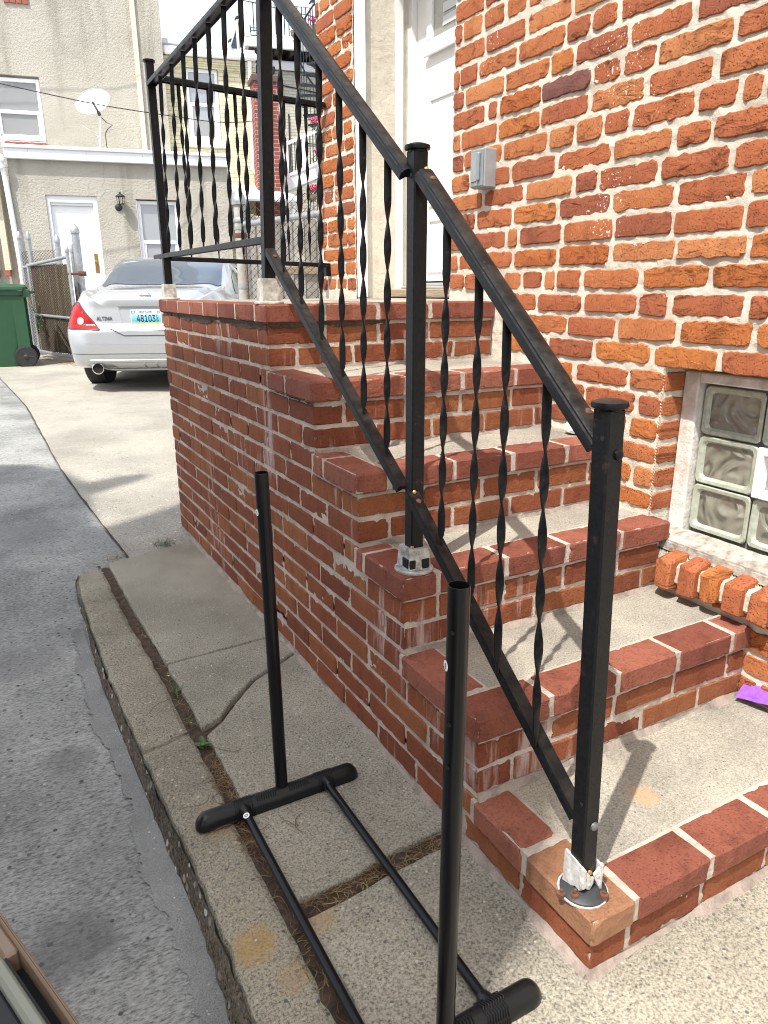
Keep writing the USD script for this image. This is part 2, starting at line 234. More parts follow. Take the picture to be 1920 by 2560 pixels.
m_white_old = plain('flaking_white_paint', (.72, .70, .66), .7, col2=(.50, .45, .39), nscale=22., bump=.004, bscale=70.)
m_sillwood = plain('weathered_sill', (.50, .46, .40), .85, col2=(.22, .19, .16), nscale=34., bump=.004, bscale=80.); m_sticker = plain('white_sticker', (.78, .78, .76), .5)
m_black = plain('black_print', (.012, .012, .013), .6)
m_grey_box = plain('grey_box_paint', (.30, .32, .33), .5, .1, noise=.14, nscale=24.); m_grey_lid = plain('grey_lid_paint', (.24, .27, .285), .45, .1, noise=.2, nscale=30.)
m_wood = M('weathered_wood', {'g': ('geometry', {}), 'mp': ('mapping', {'scale': (40., 5., 130.)}), 'n': ('noise_texture', {'scale': 1., 'detail': 6., 'roughness': .65}), 'r': ('rgb_ramp', {'ramp': [(.3, (.13, .095, .06)), (.55, (.33, .26, .18)), (.75, (.42, .35, .26))]}), 'b': ('bump', {'strength': 1., 'distance': .002}), 'p': ('principled_bsdf', {'roughness': .85})},
    [('g.position', 'mp.vector'), ('mp.vector', 'n.vector'), ('n.fac', 'r.fac'), ('r.color', 'p.base_color'), ('n.fac', 'b.height'), ('b.normal', 'p.normal')])
m_metal = plain('mill_aluminium', (.55, .56, .57), .35, .8)
m_purple = plain('purple_film', (.30, .11, .62), .3, noise=.25, nscale=90., bump=.002, bscale=80.)
def pane_mat(name, tint, fac=.25, rough=.02):
    return M(name, {'d': ('principled_bsdf', {'base_color': tint, 'roughness': .5}), 'gl': ('glossy_bsdf', {'roughness': rough, 'color': (.9, .93, .95)}), 'f': ('fresnel', {'IOR': 1.5}), 'fa': ('math', {'math_type': 'add', 'value2': fac, 'use_clamp': True}), 'm': ('mix_closure', {})}, [('f.fac', 'fa.value1'), ('fa.value', 'm.fac'), ('d.BSDF', 'm.closure1'), ('gl.BSDF', 'm.closure2')], surface='m.closure')

# ---------------------------------------------------------------- ground
def G(y):
    return np.interp(y, [-40, 0, 1.8, 2.7, 3.2, 7.4, 12, 30, 200], [-.30, -.095, -.052, -.012, -.008, .165, .24, .30, .30])
def G1(y): return float(G(y))
ys = np.unique(np.r_[np.linspace(-120, -4, 12), np.linspace(-4, 13, 60), np.linspace(14, 160, 12)])
part('ground', grid(np.linspace(-120, 120, 25), ys, lambda x, y: np.stack([x, y, G(y)-.012], 1)), m_alley, kind='structure', label='grey concrete ground running out past the alley', cat='ground')
def seam_x(y): return np.interp(y, [-5, 2.75, 4.46, 6.83, 8.96, 13, 20], [-.30, -.325, -.43, -.475, -.61, -.75, -.9])
def alley_pts(x, y):
    xx = np.where(x > .999, seam_x(y), -4.6+(x/1.0)*(seam_x(y)+4.6)-0); P = np.stack([xx, y, G(y)], 1)
    P[:, 2] += .006*noise3(np.stack([xx, y, 0*y], 1), 2.) ; return P
part('alley_lane', grid(np.linspace(0, 1, 60), np.linspace(-6, 26, 320), alley_pts), m_alley, smooth=True, kind='structure', label='grey worn concrete lane of the alley with exposed dark pebbles', cat='alley')
def pad_pts(u, y):
    x0 = seam_x(y)+.012+.012*noise3(np.stack([0*y, y, 0*y], 1), 6.); xx = x0+u*(7-x0); P = np.stack([xx, y, G(y)+.004], 1); P[:, 2] += .006*noise3(np.stack([xx, y, 0*y], 1), 1.7, 3); return P
part('parking_pad', grid(np.linspace(0, 1, 60)**1.6, np.linspace(2.66, 13, 110), pad_pts), m_pad, smooth=True, kind='structure', label='pale sunlit concrete parking pad beside the alley lane', cat='pavement')
part('seam_dirt', grid(np.linspace(0, 1, 3), np.linspace(2.72, 13, 400), lambda u, y: np.stack([seam_x(y)+.003+u*(.004+.012*np.clip(noise3(np.stack([0*y, y, 0*y+3], 1), 3., 9)+.2, 0, 1))+.014*noise3(np.stack([0*y, y, 0*y], 1), 6., 3), y, G(y)+.008-.004*abs(u-.5)+0*y], 1)), m_soil, kind='stuff', label='dark dirt and red petals caught in the seam between lane and parking pad', cat='dirt')

def gut(u, y):
    xr = np.array([kx_(v) for v in y])-.020; w_ = .050+.05*noise3(np.stack([0*y, y, 0*y], 1), 4., 12)+.03*noise3(np.stack([0*y, y, 0*y], 1), 30., 13)+.02*noise3(np.stack([0*y, y, 0*y], 1), 120., 14)
    return np.stack([xr-u*w_, y, G(y)+.0065-.0015*u], 1)
kx_ = lambda y: float(np.interp(y, [-2, .22, .5, .68, .9, 1.2, 1.58, 1.93, 2.3], [-.545, -.547, -.543, -.549, -.557, -.567, -.578, -.578, -.574]))
m_gut = concrete('gutter_concrete', (.235, .235, .227), (.16, .16, .158), big=4., grain=320., peb=120., peb_amt=.4, bump=.0015, gcon=.5)
part('gutter_strip', grid(np.linspace(0, 1, 6), np.linspace(-1.5, 2.05, 700), gut), m_gut, smooth=True, kind='structure', label='dark smooth worn gutter strip of the lane along the kerb', cat='gutter')
# sidewalk: kerb stones and slabs, each its own piece
walk = thing('sidewalk', (0, 0, 0), 'raised concrete sidewalk with kerb and soil filled joints beside the stoop', 'sidewalk', kind='structure')
def slab(poly, z1, depth=.14, amp=.005, bev=.006, seed=1, tilt=(0, 0, 0), batter=0.0):
    c = np.asarray(poly, float); pts = []
    for a, b in zip(c, np.roll(c, -1, 0)):
        n = max(2, int(np.linalg.norm(b-a)/.022)); pts += [a+(b-a)*t for t in np.linspace(0, 1, n, endpoint=False)]
    p = np.array(pts); d = np.roll(p, -1, 0)-np.roll(p, 1, 0); nrm = np.stack([d[:, 1], -d[:, 0]], 1); nrm /= np.linalg.norm(nrm, axis=1, keepdims=True)
    q = np.c_[p*23, np.full(len(p), seed*3.7)]; p = p+nrm*(amp*2*(meshkit.fbm(q, 3, seed)-.5))[:, None]
    zt = lambda xy: z1+tilt[0]*(xy[:, 0])+tilt[1]*xy[:, 1]
    rings = [np.c_[p+nrm*batter, zt(p)-depth], np.c_[p, zt(p)-bev*1.2], np.c_[p-nrm*bev*.35, zt(p)-bev*.4], np.c_[p-nrm*bev*1.2, zt(p)]]
    n = len(p); F = []
    for k in range(3):
        for j in range(n): F += [[k*n+j, k*n+(j+1) % n, (k+1)*n+(j+1) % n], [k*n+j, (k+1)*n+(j+1) % n, (k+1)*n+j]]
    V = np.vstack(rings); top = p-nrm*bev*1.2
    pg = Polygon(top)
    if not pg.is_valid: pg = max(getattr(pg.buffer(0), 'geoms', [pg.buffer(0)]), key=lambda q_: q_.area)
    tv, tf = trimesh.creation.triangulate_polygon(pg, engine='earcut')
    return cat_([tm(V, F), tm(np.c_[tv, zt(np.asarray(tv))], tf)])
def jx(y): return float(np.interp(y, [-2, .32, .52, .63, .86, 1.15, 1.54, 2.0, 2.6, 2.8], [-.40, -.405, -.402, -.410, -.402, -.408, -.41, -.426, -.43, -.43]))   # centre of the soil joint
def kx(y): return float(np.interp(y, [-2, .22, .5, .68, .9, 1.2, 1.58, 1.93, 2.3, 2.5, 2.62], [-.545, -.547, -.543, -.549, -.557, -.567, -.578, -.578, -.574, -.562, -.53]))     # kerb top edge
def strip(y0, y1, fl, fr, n=14):
    yy = np.linspace(y0, y1, n); return [(fr(y), y) for y in yy]+[(fl(y), y) for y in yy[::-1]]
hw = .017
for k, (y0, y1) in enumerate([(-1.8, -.62), (-.614, 1.117), (1.121, 2.60)]):
    pl_ = strip(y0, y1, kx, lambda y: jx(y)-hw)
    if k > 0:
        pl_ = [(x, y+(x+.5)*.3*(1 if (abs(y-y0) < 1e-6 or (abs(y-y1) < 1e-6 and k < 2)) else 0)) for x, y in pl_]
    part('kerb_stone', slab(pl_, 0.0, .16, amp=.008, bev=.014, seed=k+2, tilt=(.012, 0), batter=.008), m_kerb, walk)
# eroded kerb face
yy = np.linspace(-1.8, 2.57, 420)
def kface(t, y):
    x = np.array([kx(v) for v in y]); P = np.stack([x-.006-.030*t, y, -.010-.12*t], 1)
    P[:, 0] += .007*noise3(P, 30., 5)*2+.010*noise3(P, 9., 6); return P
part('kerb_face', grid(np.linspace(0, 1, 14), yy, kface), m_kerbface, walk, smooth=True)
jr = lambda y: jx(y)+hw
WX = -.004
slabs = [strip(1.575, 2.72, jr, lambda y: WX+.03),
         [(WX+.03, 1.43), (WX+.03, 1.568), (jr(1.56), 1.545), (jr(1.12), 1.13), (-.33, 1.155), (-.27, 1.23), (-.18, 1.315)],
         [(WX+.03, .455), (WX+.03, 1.418), (-.175, 1.298), (-.265, 1.205), (-.325, 1.135), (jr(1.08), 1.085), (jr(.425), .425), (-.25, .432), (-.12, .452)],
         [(WX+.03, .405), (-.12, .402), (-.25, .385), (jr(.38), .375), (jr(-.9), -.9), (.62, -.9), (.62, -.02), (.62, .3), (.2, .3), (.05, .35)],
         [(.63, -.9), (1.0, -.9), (1.0, .35), (.63, .3)],
         [(jr(-.91), -.91), (jr(-1.8), -1.8), (1.0, -1.8), (1.0, -.91)]]
slabs[0] = [(WX+.03, 1.58), (WX+.03, 2.74), (-.2, 2.70), (jr(2.62), 2.625), (jr(2.), 2.), (jr(1.56), 1.553)]
for k, s in enumerate(slabs):
    if Polygon(s).exterior.is_ccw is False: s = s[::-1]
    part('slab', slab(s, .0005*k, .12, amp=.006, bev=.005, seed=20+k), m_walk, walk)
def soil_h(x, y): P = np.stack([x, y, 0*x], 1); return -.016+.012*noise3(P, 14., 8)*2
part('joint_soil', [grid(np.linspace(-.03, .03, 9), np.linspace(-1.8, 2.66, 300), lambda u, y: np.stack([np.array([jx(v) for v in y])+u, y, soil_h(u, y)], 1)),
                    grid(np.linspace(-.42, .03, 60), np.linspace(.36, .48, 16), lambda x, y: np.stack([x, y, soil_h(x, y)], 1)),
                    grid(np.linspace(-.42, .03, 60), np.linspace(1.05, 1.48, 50), lambda x, y: np.stack([x, y, soil_h(x, y)-.004], 1)),
                    grid(np.linspace(-.6, .03, 20), np.linspace(1.53, 1.59, 8), lambda x, y: np.stack([x, y, soil_h(x, y)-.008], 1))], m_soil, walk, smooth=True)
# roots and straw lying in the joints
def squiggle(p, L, n=9, curl=1.2, lift=.006, seed=None):
    a = rng.random()*2*pi; P = [np.array(p, float)]
    for i in range(n):
        a += (rng.random()-.5)*curl; P.append(P[-1]+np.array([cos(a), sin(a), 0])*L/n)
    P = np.array(P); P[:, 2] += lift*np.sin(np.linspace(0, pi, n+1))*rng.random(); return P
rt, st = [], []
for i in range(520):
    y = rng.choice([rng.uniform(.62, .98), rng.uniform(-.3, .7), rng.uniform(1.0, 2.5)], p=[.55, .3, .15]); x = jx(y)+rng.normal(0, .009)
    (rt if i % 3 else st).append(tube(squiggle((x, y, -.006), rng.uniform(.02, .055), 7), .0007, 3))
for i in range(200):
    x = rng.uniform(-.38, -.02); y = .405+.06*(x+.38)+rng.normal(0, .008)
    (rt if i % 2 else st).append(tube(squiggle((x, y, -.008), rng.uniform(.015, .05), 6), .0007, 3))
for p, L in [((-.42, .64, .003), .12), ((-.36, .66, .003), .10), ((-.33, .68, .003), .09), ((-.45, .83, .003), .1), ((-.38, 1.0, .003), .07), ((-.31, .62, .002), .05), ((-.44, 1.32, .003), .1), ((-.47, .88, .003), .06)]:
    rt.append(tube(squiggle(p, L, 12, 1.0, .012), .0009, 4))
tag(part('root_litter', rt, m_root), 'dry brown roots and needles packed in the sidewalk joint', 'litter', kind='stuff')
tag(part('straw_litter', st, m_straw), 'pale straw bits scattered in the sidewalk joint', 'litter', kind='stuff')
def blade(p, L, w, az, bend):
    t = np.linspace(0, 1, 6); d = np.array([cos(az), sin(az)]); V = []
    for s in t:
        c = np.array([p[0]+d[0]*L*bend*s**1.6, p[1]+d[1]*L*bend*s**1.6, p[2]+L*(s-.45*bend*s*s)]); o = np.array([-d[1], d[0], 0])*w*(1-s)**.7*.5
        V += [c-o, c+o]
    return tm(V, [[2*i, 2*i+1, 2*i+3, 2*i+2] for i in range(5)])
def tuft(p, n, L, w, spread=.01): return [blade((p[0]+rng.normal(0, spread), p[1]+rng.normal(0, spread), p[2]), L*rng.uniform(.5, 1.1), w, rng.random()*2*pi, rng.uniform(.4, 1.3)) for _ in range(n)]
def leaf(p, L, w, az, pitch):
    t = np.linspace(0, 1, 6); d = np.array([cos(az)*cos(pitch), sin(az)*cos(pitch), sin(pitch)]); s = np.array([-sin(az), cos(az), 0]); u = np.cross(d, s); V = []
    for a in t:
        ww = w*.5*math.sin(pi*a**.8)**.8 if 0 < a < 1 else 0; c = np.asarray(p)+d*L*a-u*0+np.array([0, 0, -.25*L*a*a]); V += [c-s*ww, c+u*ww*-.2, c+s*ww]
    F = []
    for i in range(5):
        F += [[3*i, 3*i+1, 3*i+4, 3*i+3], [3*i+1, 3*i+2, 3*i+5, 3*i+4]]
    return tm(V, F)
for p, n, L, w, lab in [((jx(1.36), 1.36, -.01), 26, .038, .003, 'small green weed tuft farther up the kerb joint'), ((jx(1.16), 1.16, -.01), 12, .035, .003, 'thin sparse weed between two tufts in the kerb joint')]:
    part('joint_weed', tuft(p, n, L, w, .008), m_leaf, label=lab, cat='weed')
part('joint_weed', [leaf((jx(1.06)+rng.normal(0, .006), 1.05+rng.normal(0, .008), -.008), .028, .016, rng.random()*6.28, rng.uniform(.2, .9)) for _ in range(12)], m_leaf, label='broad leaved green weed in the kerb joint nearest the rack foot', cat='weed')
part('grass_tuft', tuft((-.13, 2.77, -.012), 60, .055, .0035, .025), m_leaf, label='green grass tuft at the far edge of the sidewalk', cat='weed')
part('grass_tuft', tuft((-.36, 2.70, -.014), 50, .035, .003, .028), m_straw, label='dry brown grass clump at the far corner of the kerb', cat='weed')
# loose chips and pebbles
ch = []
for i in range(130):
    x, y = rng.uniform(-.5, 0.1), rng.uniform(-.4, 2.6)
    if x > 0 and y > -.02: continue
    r = rng.uniform(.0015, .004); m = trimesh.creation.icosphere(1, r); m.vertices *= [1, rng.uniform(.6, 1), .5]; m.apply_translation((x, y, .001)); ch.append(m)
for i in range(220):
    x, y = rng.uniform(-1.4, -.62), rng.uniform(-.3, 3.5); r = rng.uniform(.0015, .0045); m = trimesh.creation.icosphere(1, r); m.vertices *= [1, rng.uniform(.6, 1), .5]; m.apply_translation((x, y, G1(y)+.001)); ch.append(m)
tag(part('pebbles', ch, plain('pebble', (.5, .48, .44), .8, col2=(.16, .15, .15), nscale=9.)), 'tiny loose pebbles scattered on sidewalk and lane', 'pebbles', kind='stuff')

# ---------------------------------------------------------------- brick stoop
YS = np.array([0, .352, .664, .905, 1.172, 1.518]); SL = 1.4765; YF = YS[5]+SL; ZS = .135+.2032*np.arange(6); W = .8906
CO = .0677; BH = .0572; OV = .011
stoop = thing('brick_stoop', (0, 0, 0), 'red brick stoop of six steps with brick edged concrete treads', 'stoop')
bricks = []   # (mesh, material, label)
def B(x0, x1, y0, y1, z0, z1, mat=m_brick, b=.0035, j=.0019, lab=None):
    if x1-x0 < .012 or y1-y0 < .012: return
    bricks.append((cbox(x0, x1, y0, y1, z0, z1, b, j), mat, lab))
def ltop(i): return .0677*(i+1)-.0004 if i < 1 else .135+.06773*(i-1)
g = .0098; GC = .0125
# core (mortar body)
core = []
REC = .0035
for k in range(6):
    y1 = YF; z1 = ZS[k]-.012
    core.append(box(OV+REC, W-.02, YS[k]+OV+REC, y1-OV-REC, .0005+k*1e-4 if k == 0 else ZS[k-1]-.05, z1))
for k in range(6):
    y1_ = (YS[k+1]+OV+.01) if k < 5 else YF-.004
    core.append(box(.0035, W-.003, YS[k]+.004, YS[k]+.101, ZS[k]-.054, ZS[k]-.0025)); core.append(box(.0035, .101, YS[k]+.102, y1_, ZS[k]-.054, ZS[k]-.0025))
part('mortar_core', core, m_mortar, stoop)
# rough struck joints on the side wall and the risers
def sheet(us, vs, fn, amp, sc, seed):
    m = grid(us, vs, fn); return m
for k in range(6):
    z0 = 0 if k == 0 else ZS[k-1]; z1 = ZS[k]-.002
    def side(y, z, k=k):
        P = np.stack([0*y, y, z], 1); P[:, 0] = OV+.0036-.0052*noise3(P, 60., 1)-.0028*noise3(P, 15., 2); return P
    m = grid(np.arange(YS[k]+OV+.002, YF-OV, .009), np.linspace(z0, z1, max(3, int((z1-z0)/.009))), side); m.invert()
    part('side_joint', m, m_mortar, stoop, smooth=True)
    def front(x, z, k=k):
        P = np.stack([x, 0*x, z], 1); P[:, 1] = YS[k]+OV+.0036-.0052*noise3(P+k, 60., 1)-.0028*noise3(P+k, 15., 2); return P
    part('riser_joint', grid(np.arange(OV+.002, W, .009), np.linspace(z0, z1, max(3, int((z1-z0)/.009))), front), m_mortar, stoop, smooth=True)
# side wall courses
for i in range(0, 17):
    zt = ltop(i); zb = zt-BH
    kcap = (i-1)//3 if (i-1) % 3 == 0 else None
    k = 0 if i < 1 else (i-1+2)//3          # step whose body this course belongs to
    k = 0 if i == 0 else int(math.ceil((i-1)/3))
    ys0 = YS[k]+OV
    if kcap is not None:
        y = YS[kcap]; yend = (YS[kcap+1]+OV-.001) if kcap < 5 else YF
        # cap bricks, laid flat round the edge of the tread
        cz0, cz1 = zt-BH, zt
        x = 0.0; mat = m_cap
        head = kcap in (0, 2, 3, 4)
        fx = .097 if head else .197
        if kcap == 0: fx = .104
        if head:   # corner brick runs back along the side
            B(0, fx, y, y+(.2 if kcap else .185), cz0, cz1, m_cap_rust if kcap == 0 else mat, .005, .0015, 'rust stained corner brick under the nearest post' if kcap == 0 else None)
            ys_ = y+(.2 if kcap else .185)+GC
        else:
            B(0, fx, y, y+.096, cz0, cz1, mat, .005, .0015); ys_ = y+.096+GC
        first = True
        while ys_ < yend-.02:
            L_ = .191
            e = min(ys_+L_, yend)
            if yend-e < .03: e = yend
            B(0, .097, ys_, e-(0 if e < yend else .002), cz0, cz1, mat, .005, .0015); ys_ = e+GC
        x = fx+GC
        xend = W-.002 if kcap != 2 else .945
        while x < xend-.02:
            e = min(x+.191+rng.uniform(-.003, .003), xend)
            if xend-e < .03: e = xend
            B(x, e, y+rng.uniform(-.001, .001), y+.096, cz0+rng.uniform(-.001, .001), cz1, mat, .005, .0015); x = e+GC
        # the ordinary bricks of this course start behind the next riser
        if kcap == 5: continue
        ys0 = YS[kcap+1]+OV
        if kcap < 5: k = kcap+1
    # side: running bond
    y = ys0; par = i % 2
    first_len = .0915 if par else .1935
    L_ = first_len; n = 0
    yend = YF-OV
    while y < yend-.015:
        e = min(y+L_+rng.uniform(-.004, .004), yend)
        if yend-e < .03: e = yend
        dx = rng.normal(0, .0012)
        if n == 0 and i not in (0,) and (kcap is None or True):
            depth = .1935 if par else .092        # corner brick seen on both faces
            B(OV, OV+depth, ys0, e, zb, zt)
        else:
            B(OV+dx, OV+.09, y, e, zb+rng.uniform(-.0015, .0015), zt+rng.uniform(-.0015, .0015))
        y = e+g+rng.uniform(-.002, .003); L_ = .1935; n += 1
    # riser bricks of this course
    if kcap is None or kcap < 5:
        x = OV+((.1935 if par else .092))+g; kk = k
        if kcap is not None: continue   # behind a cap the tread hides it
        while x < W-.012:
            e = min(x+.1935+rng.uniform(-.004, .004), W-.006)
            if W-e < .03: e = W-.006
            B(x, e, YS[kk]+OV+rng.normal(0, .001), YS[kk]+OV+.09, zb, zt+rng.uniform(-.0012, .0012)); x = e+g
def area_px(mesh):
    c, d = proj_px(mesh.vertices)
    if (d < .05).any(): return 0.
    x0, y0 = c.min(0); x1, y1 = c.max(0)
    if x1 < -60 or x0 > 1980 or y1 < -60 or y0 > 2620: return 0.
    return (x1-x0)*(y1-y0)
def emit(bricks, parent, name='brick', limit=300, worn=False):
    order = sorted(range(len(bricks)), key=lambda i: -area_px(bricks[i][0])); rest = {}
    for r, i in enumerate(order):
        m, mat, lab = bricks[i]
        if worn and area_px(m) > 5200 and len(m.faces) < 60:
            v_, f_ = trimesh.remesh.subdivide_to_size(m.vertices, m.faces, .011, max_iter=8); m = tm(v_, f_); m.merge_vertices()
            lo, hi = m.bounds; v_ = m.vertices; e_ = np.sort(np.minimum(v_-lo, hi-v_), axis=1)[:, 1]; cc = (lo+hi)/2; k_ = np.exp(-e_/.006)
            chip = np.clip(meshkit.fbm(v_*46+r*3.1, 3, 3)-.60, 0, 1)*.055*k_; dv = cc-v_; dv /= np.linalg.norm(dv, axis=1, keepdims=True)
            m.vertices = v_+np.stack([noise3(v_+r, 70., q_) for q_ in (1, 2, 3)], 1)*.0024+dv*chip[:, None]
        if r < limit and area_px(m) > 0: part(name, m, mat, parent, smooth=20 if len(m.faces) > 60 else False, label=lab)
        else: rest.setdefault(str(mat.GetPath()), (mat, []))[1].append(m)
    for mat, ms in rest.values():
        part('far_'+name+'work', ms, mat, parent, kind='stuff')
emit(bricks, stoop, worn=True)
# concrete treads
for k in range(6):
    y0 = YS[k]+.094; y1 = YS[k+1]+OV+.02 if k < 5 else YF-.094
    x1 = W+.01
    def tr(x, y, k=k):
        P = np.stack([x, y, 0*x+ZS[k]-.003], 1); e = np.minimum.reduce([x-.094, y-y0]); P[:, 2] += .004*noise3(P, 16., k)-.006*np.exp(-np.maximum(e, 0)/.006); return P
    xs = np.r_[np.linspace(.092, .12, 8), np.linspace(.13, x1, 60)]; vs = np.r_[np.linspace(y0-.002, y0+.03, 8), np.linspace(y0+.04, y1, 30)]
    part('tread', grid(xs, vs, tr), m_tread, stoop, smooth=True)
# mortar smear along the foot of each riser and of the side wall
def fil(p0, p1, dirn, h, w, seed, n=180):
    p0, p1, dirn = map(lambda a: np.asarray(a, float), (p0, p1, dirn)); L = np.linalg.norm(p1-p0)
    def fn(t, s):
        P = p0+np.outer(t, p1-p0); a = .35+1.5*(noise3(np.stack([t*L, 0*t, 0*t], 1), 9., seed)+.25)+.5*noise3(np.stack([t*L, 0*t, 0*t], 1), 34., seed+1); a = np.clip(a, .10, 1.35)
        P = P+np.outer(a*w*s, dirn); P[:, 2] += h*a*(1-s)**1.3+.002*noise3(P, 80., seed); return P
    return grid(np.linspace(0, 1, n), np.linspace(0, 1, 7), fn)
fl = []
for k in range(5): fl.append(fil((.01, YS[k+1]+OV+.001, ZS[k]-.003), (W, YS[k+1]+OV+.001, ZS[k]-.003), (0, -1, 0), .013, .013, 30+k))
fl.append(fil((OV, 0.01, .0), (OV, YF-.02, .0), (-1, 0, 0), .016, .018, 41, 420))
fl.append(fil((.0, OV, .0), (W, OV, .0), (0, -1, 0), .013, .018, 43, 200))
part('mortar_fillet', fl, m_fillet, stoop, smooth=True)
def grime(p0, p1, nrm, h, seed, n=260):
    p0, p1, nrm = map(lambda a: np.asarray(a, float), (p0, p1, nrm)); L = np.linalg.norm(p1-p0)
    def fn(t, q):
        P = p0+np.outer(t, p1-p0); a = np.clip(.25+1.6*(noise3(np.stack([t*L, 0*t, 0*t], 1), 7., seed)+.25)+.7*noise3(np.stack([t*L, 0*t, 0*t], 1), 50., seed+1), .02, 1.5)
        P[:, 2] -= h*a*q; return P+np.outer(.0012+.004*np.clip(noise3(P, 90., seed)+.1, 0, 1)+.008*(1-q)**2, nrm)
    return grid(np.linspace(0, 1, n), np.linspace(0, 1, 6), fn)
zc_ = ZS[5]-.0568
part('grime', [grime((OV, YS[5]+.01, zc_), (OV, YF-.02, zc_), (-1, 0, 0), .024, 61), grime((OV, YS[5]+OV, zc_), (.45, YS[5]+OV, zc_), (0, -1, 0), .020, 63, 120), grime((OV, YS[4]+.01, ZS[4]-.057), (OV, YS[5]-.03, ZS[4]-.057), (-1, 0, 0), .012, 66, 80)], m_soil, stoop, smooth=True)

# ---------------------------------------------------------------- brick house on the right
house = thing('brick_house', (W, 1.8, 0), 'old red and orange brick rowhouse with wide pale mortar joints beside the stoop', 'house')
HC = .0705
DY0, DY1 = 1.822, 2.650      # door opening
WY1 = .730; WZ0, WZ1 = .455, .985   # basement window opening runs from y = WY1 towards the viewer
HY1 = 3.045
def hole(y, z, e=0.): return (DY0-e < y < DY1+e and z > 1.10) or (y < WY1+e and WZ0 < z < WZ1+e and y > -.9)
def wallgrid(y0, y1, z0, z1, st, seed):
    def fn(y, z):
        P = np.stack([0*y+W, y, z], 1); P[:, 0] += .0015-.011*noise3(P, 22., 11)-.006*noise3(P, 60., 12); return P
    us, vs = np.arange(y0, y1+st*.5, st), np.arange(z0, z1+st*.5, st); m = grid(us, vs, fn); m.invert()
    c = m.triangles_center; keep = ~np.array([(DY0 < a[1] < DY1 and a[2] > 1.1) or (a[1] < WY1 and WZ0 < a[2] < WZ1 and a[1] > -.9) for a in c]); m.update_faces(keep); m.remove_unreferenced_vertices(); return m
hw_ = [wallgrid(-.2, HY1, .0, 2.9, .0085, 1)]
part('mortar_wall', hw_, m_hmortar, house, smooth=True)
bl = [box(W+.012, W+.45, -5, -.9, -.2, 7), box(W+.012, W+.45, -.9, WY1-.0, -.2, WZ0), box(W+.012, W+.45, -.9, WY1, WZ1, 7), box(W+.012, W+.45, WY1, DY0, -.2, 7), box(W+.012, W+.45, DY0, DY1, -.2, 1.149), box(W+.012, W+.45, DY0, DY1, 3.25, 7), box(W+.012, W+.45, DY1, HY1-.012, -.2, 7), box(W+.45, W+6, HY1-.4, HY1-.012, -.2, 7), box(W+.45, W+6, -5, HY1-.4, 6.9, 7), box(W+5.8, W+6, -5, HY1-.4, -.2, 6.9),
      box(W-.001, W+.012, -5, -.2, -.2, 7), box(W-.001, W+.012, -.2, HY1-.012, 2.9, 7)]
part('wall_body', bl, m_hmortar, house)
def rough_brick(y0, y1, z0, z1, xf, depth=.05, seed=0, erode=.35, horiz=True):
    """weathered brick, uneven outline; faces -x at xf"""
    w, h = y1-y0, z1-z0; pts = []
    ny, nz = max(5, int(w/.011)), 6
    r = .006
    for t in np.linspace(0, 1, ny, endpoint=False): pts.append((y0+t*w, z0))
    for t in np.linspace(0, 1, nz, endpoint=False): pts.append((y1, z0+t*h))
    for t in np.linspace(0, 1, ny, endpoint=False): pts.append((y1-t*w, z1))
    for t in np.linspace(0, 1, nz, endpoint=False): pts.append((y0, z1-t*h))
    p = np.array(pts); c = np.array([(y0+y1)/2, (z0+z1)/2]); q = np.c_[p*55, np.full(len(p), seed*1.3)]
    ins = (meshkit.fbm(q, 2, seed)-.5)*.0065*(.5+erode)+rng.normal(0, .0011, len(p)); corner = (np.abs((p[:, 0]-c[0])/(w/2))**14*np.abs((p[:, 1]-c[1])/(h/2))**8)*.0035*(1+erode*2*rng.random(len(p)))
    d = np.c_[np.clip((c[0]-p[:, 0])/(w/2), -1, 1), np.clip((c[1]-p[:, 1])/(h/2), -1, 1)]; dn = d*np.abs(d)**12; dn /= np.linalg.norm(dn, axis=1, keepdims=True)+1e-9
    p = p+dn*(ins+corner)[:, None]
    n = len(p); R = []
    fx = lambda pp, s: xf+s+.0032*erode*(meshkit.fbm(np.c_[pp*38, np.full(len(pp), seed*2.1)], 2, seed+5)-.5)*2
    R.append(np.c_[np.full(n, xf+depth), p]); R.append(np.c_[fx(p, .0035), p]); p2 = p+dn*.0028; R.append(np.c_[fx(p2, 0), p2])
    p3 = c+(p2-c)*[.72, .45]; R.append(np.c_[fx(p3, -.001), p3])
    V = np.vstack(R+[np.array([[fx(c[None], -.001)[0], *c]])]); F = []
    for k in range(3):
        for j in range(n): F.append([k*n+j, (k+1)*n+j, (k+1)*n+(j+1) % n]); F.append([k*n+j, (k+1)*n+(j+1) % n, k*n+(j+1) % n])
    for j in range(n): F.append([3*n+j, 4*n, 3*n+(j+1) % n])
    m = tm(V, F); return m
hb = []
zrow0 = 1.150-HC*.5+.009-HC*14    # course bottoms chosen so that mid courses fall where they were measured
nrow = 0
z = zrow0
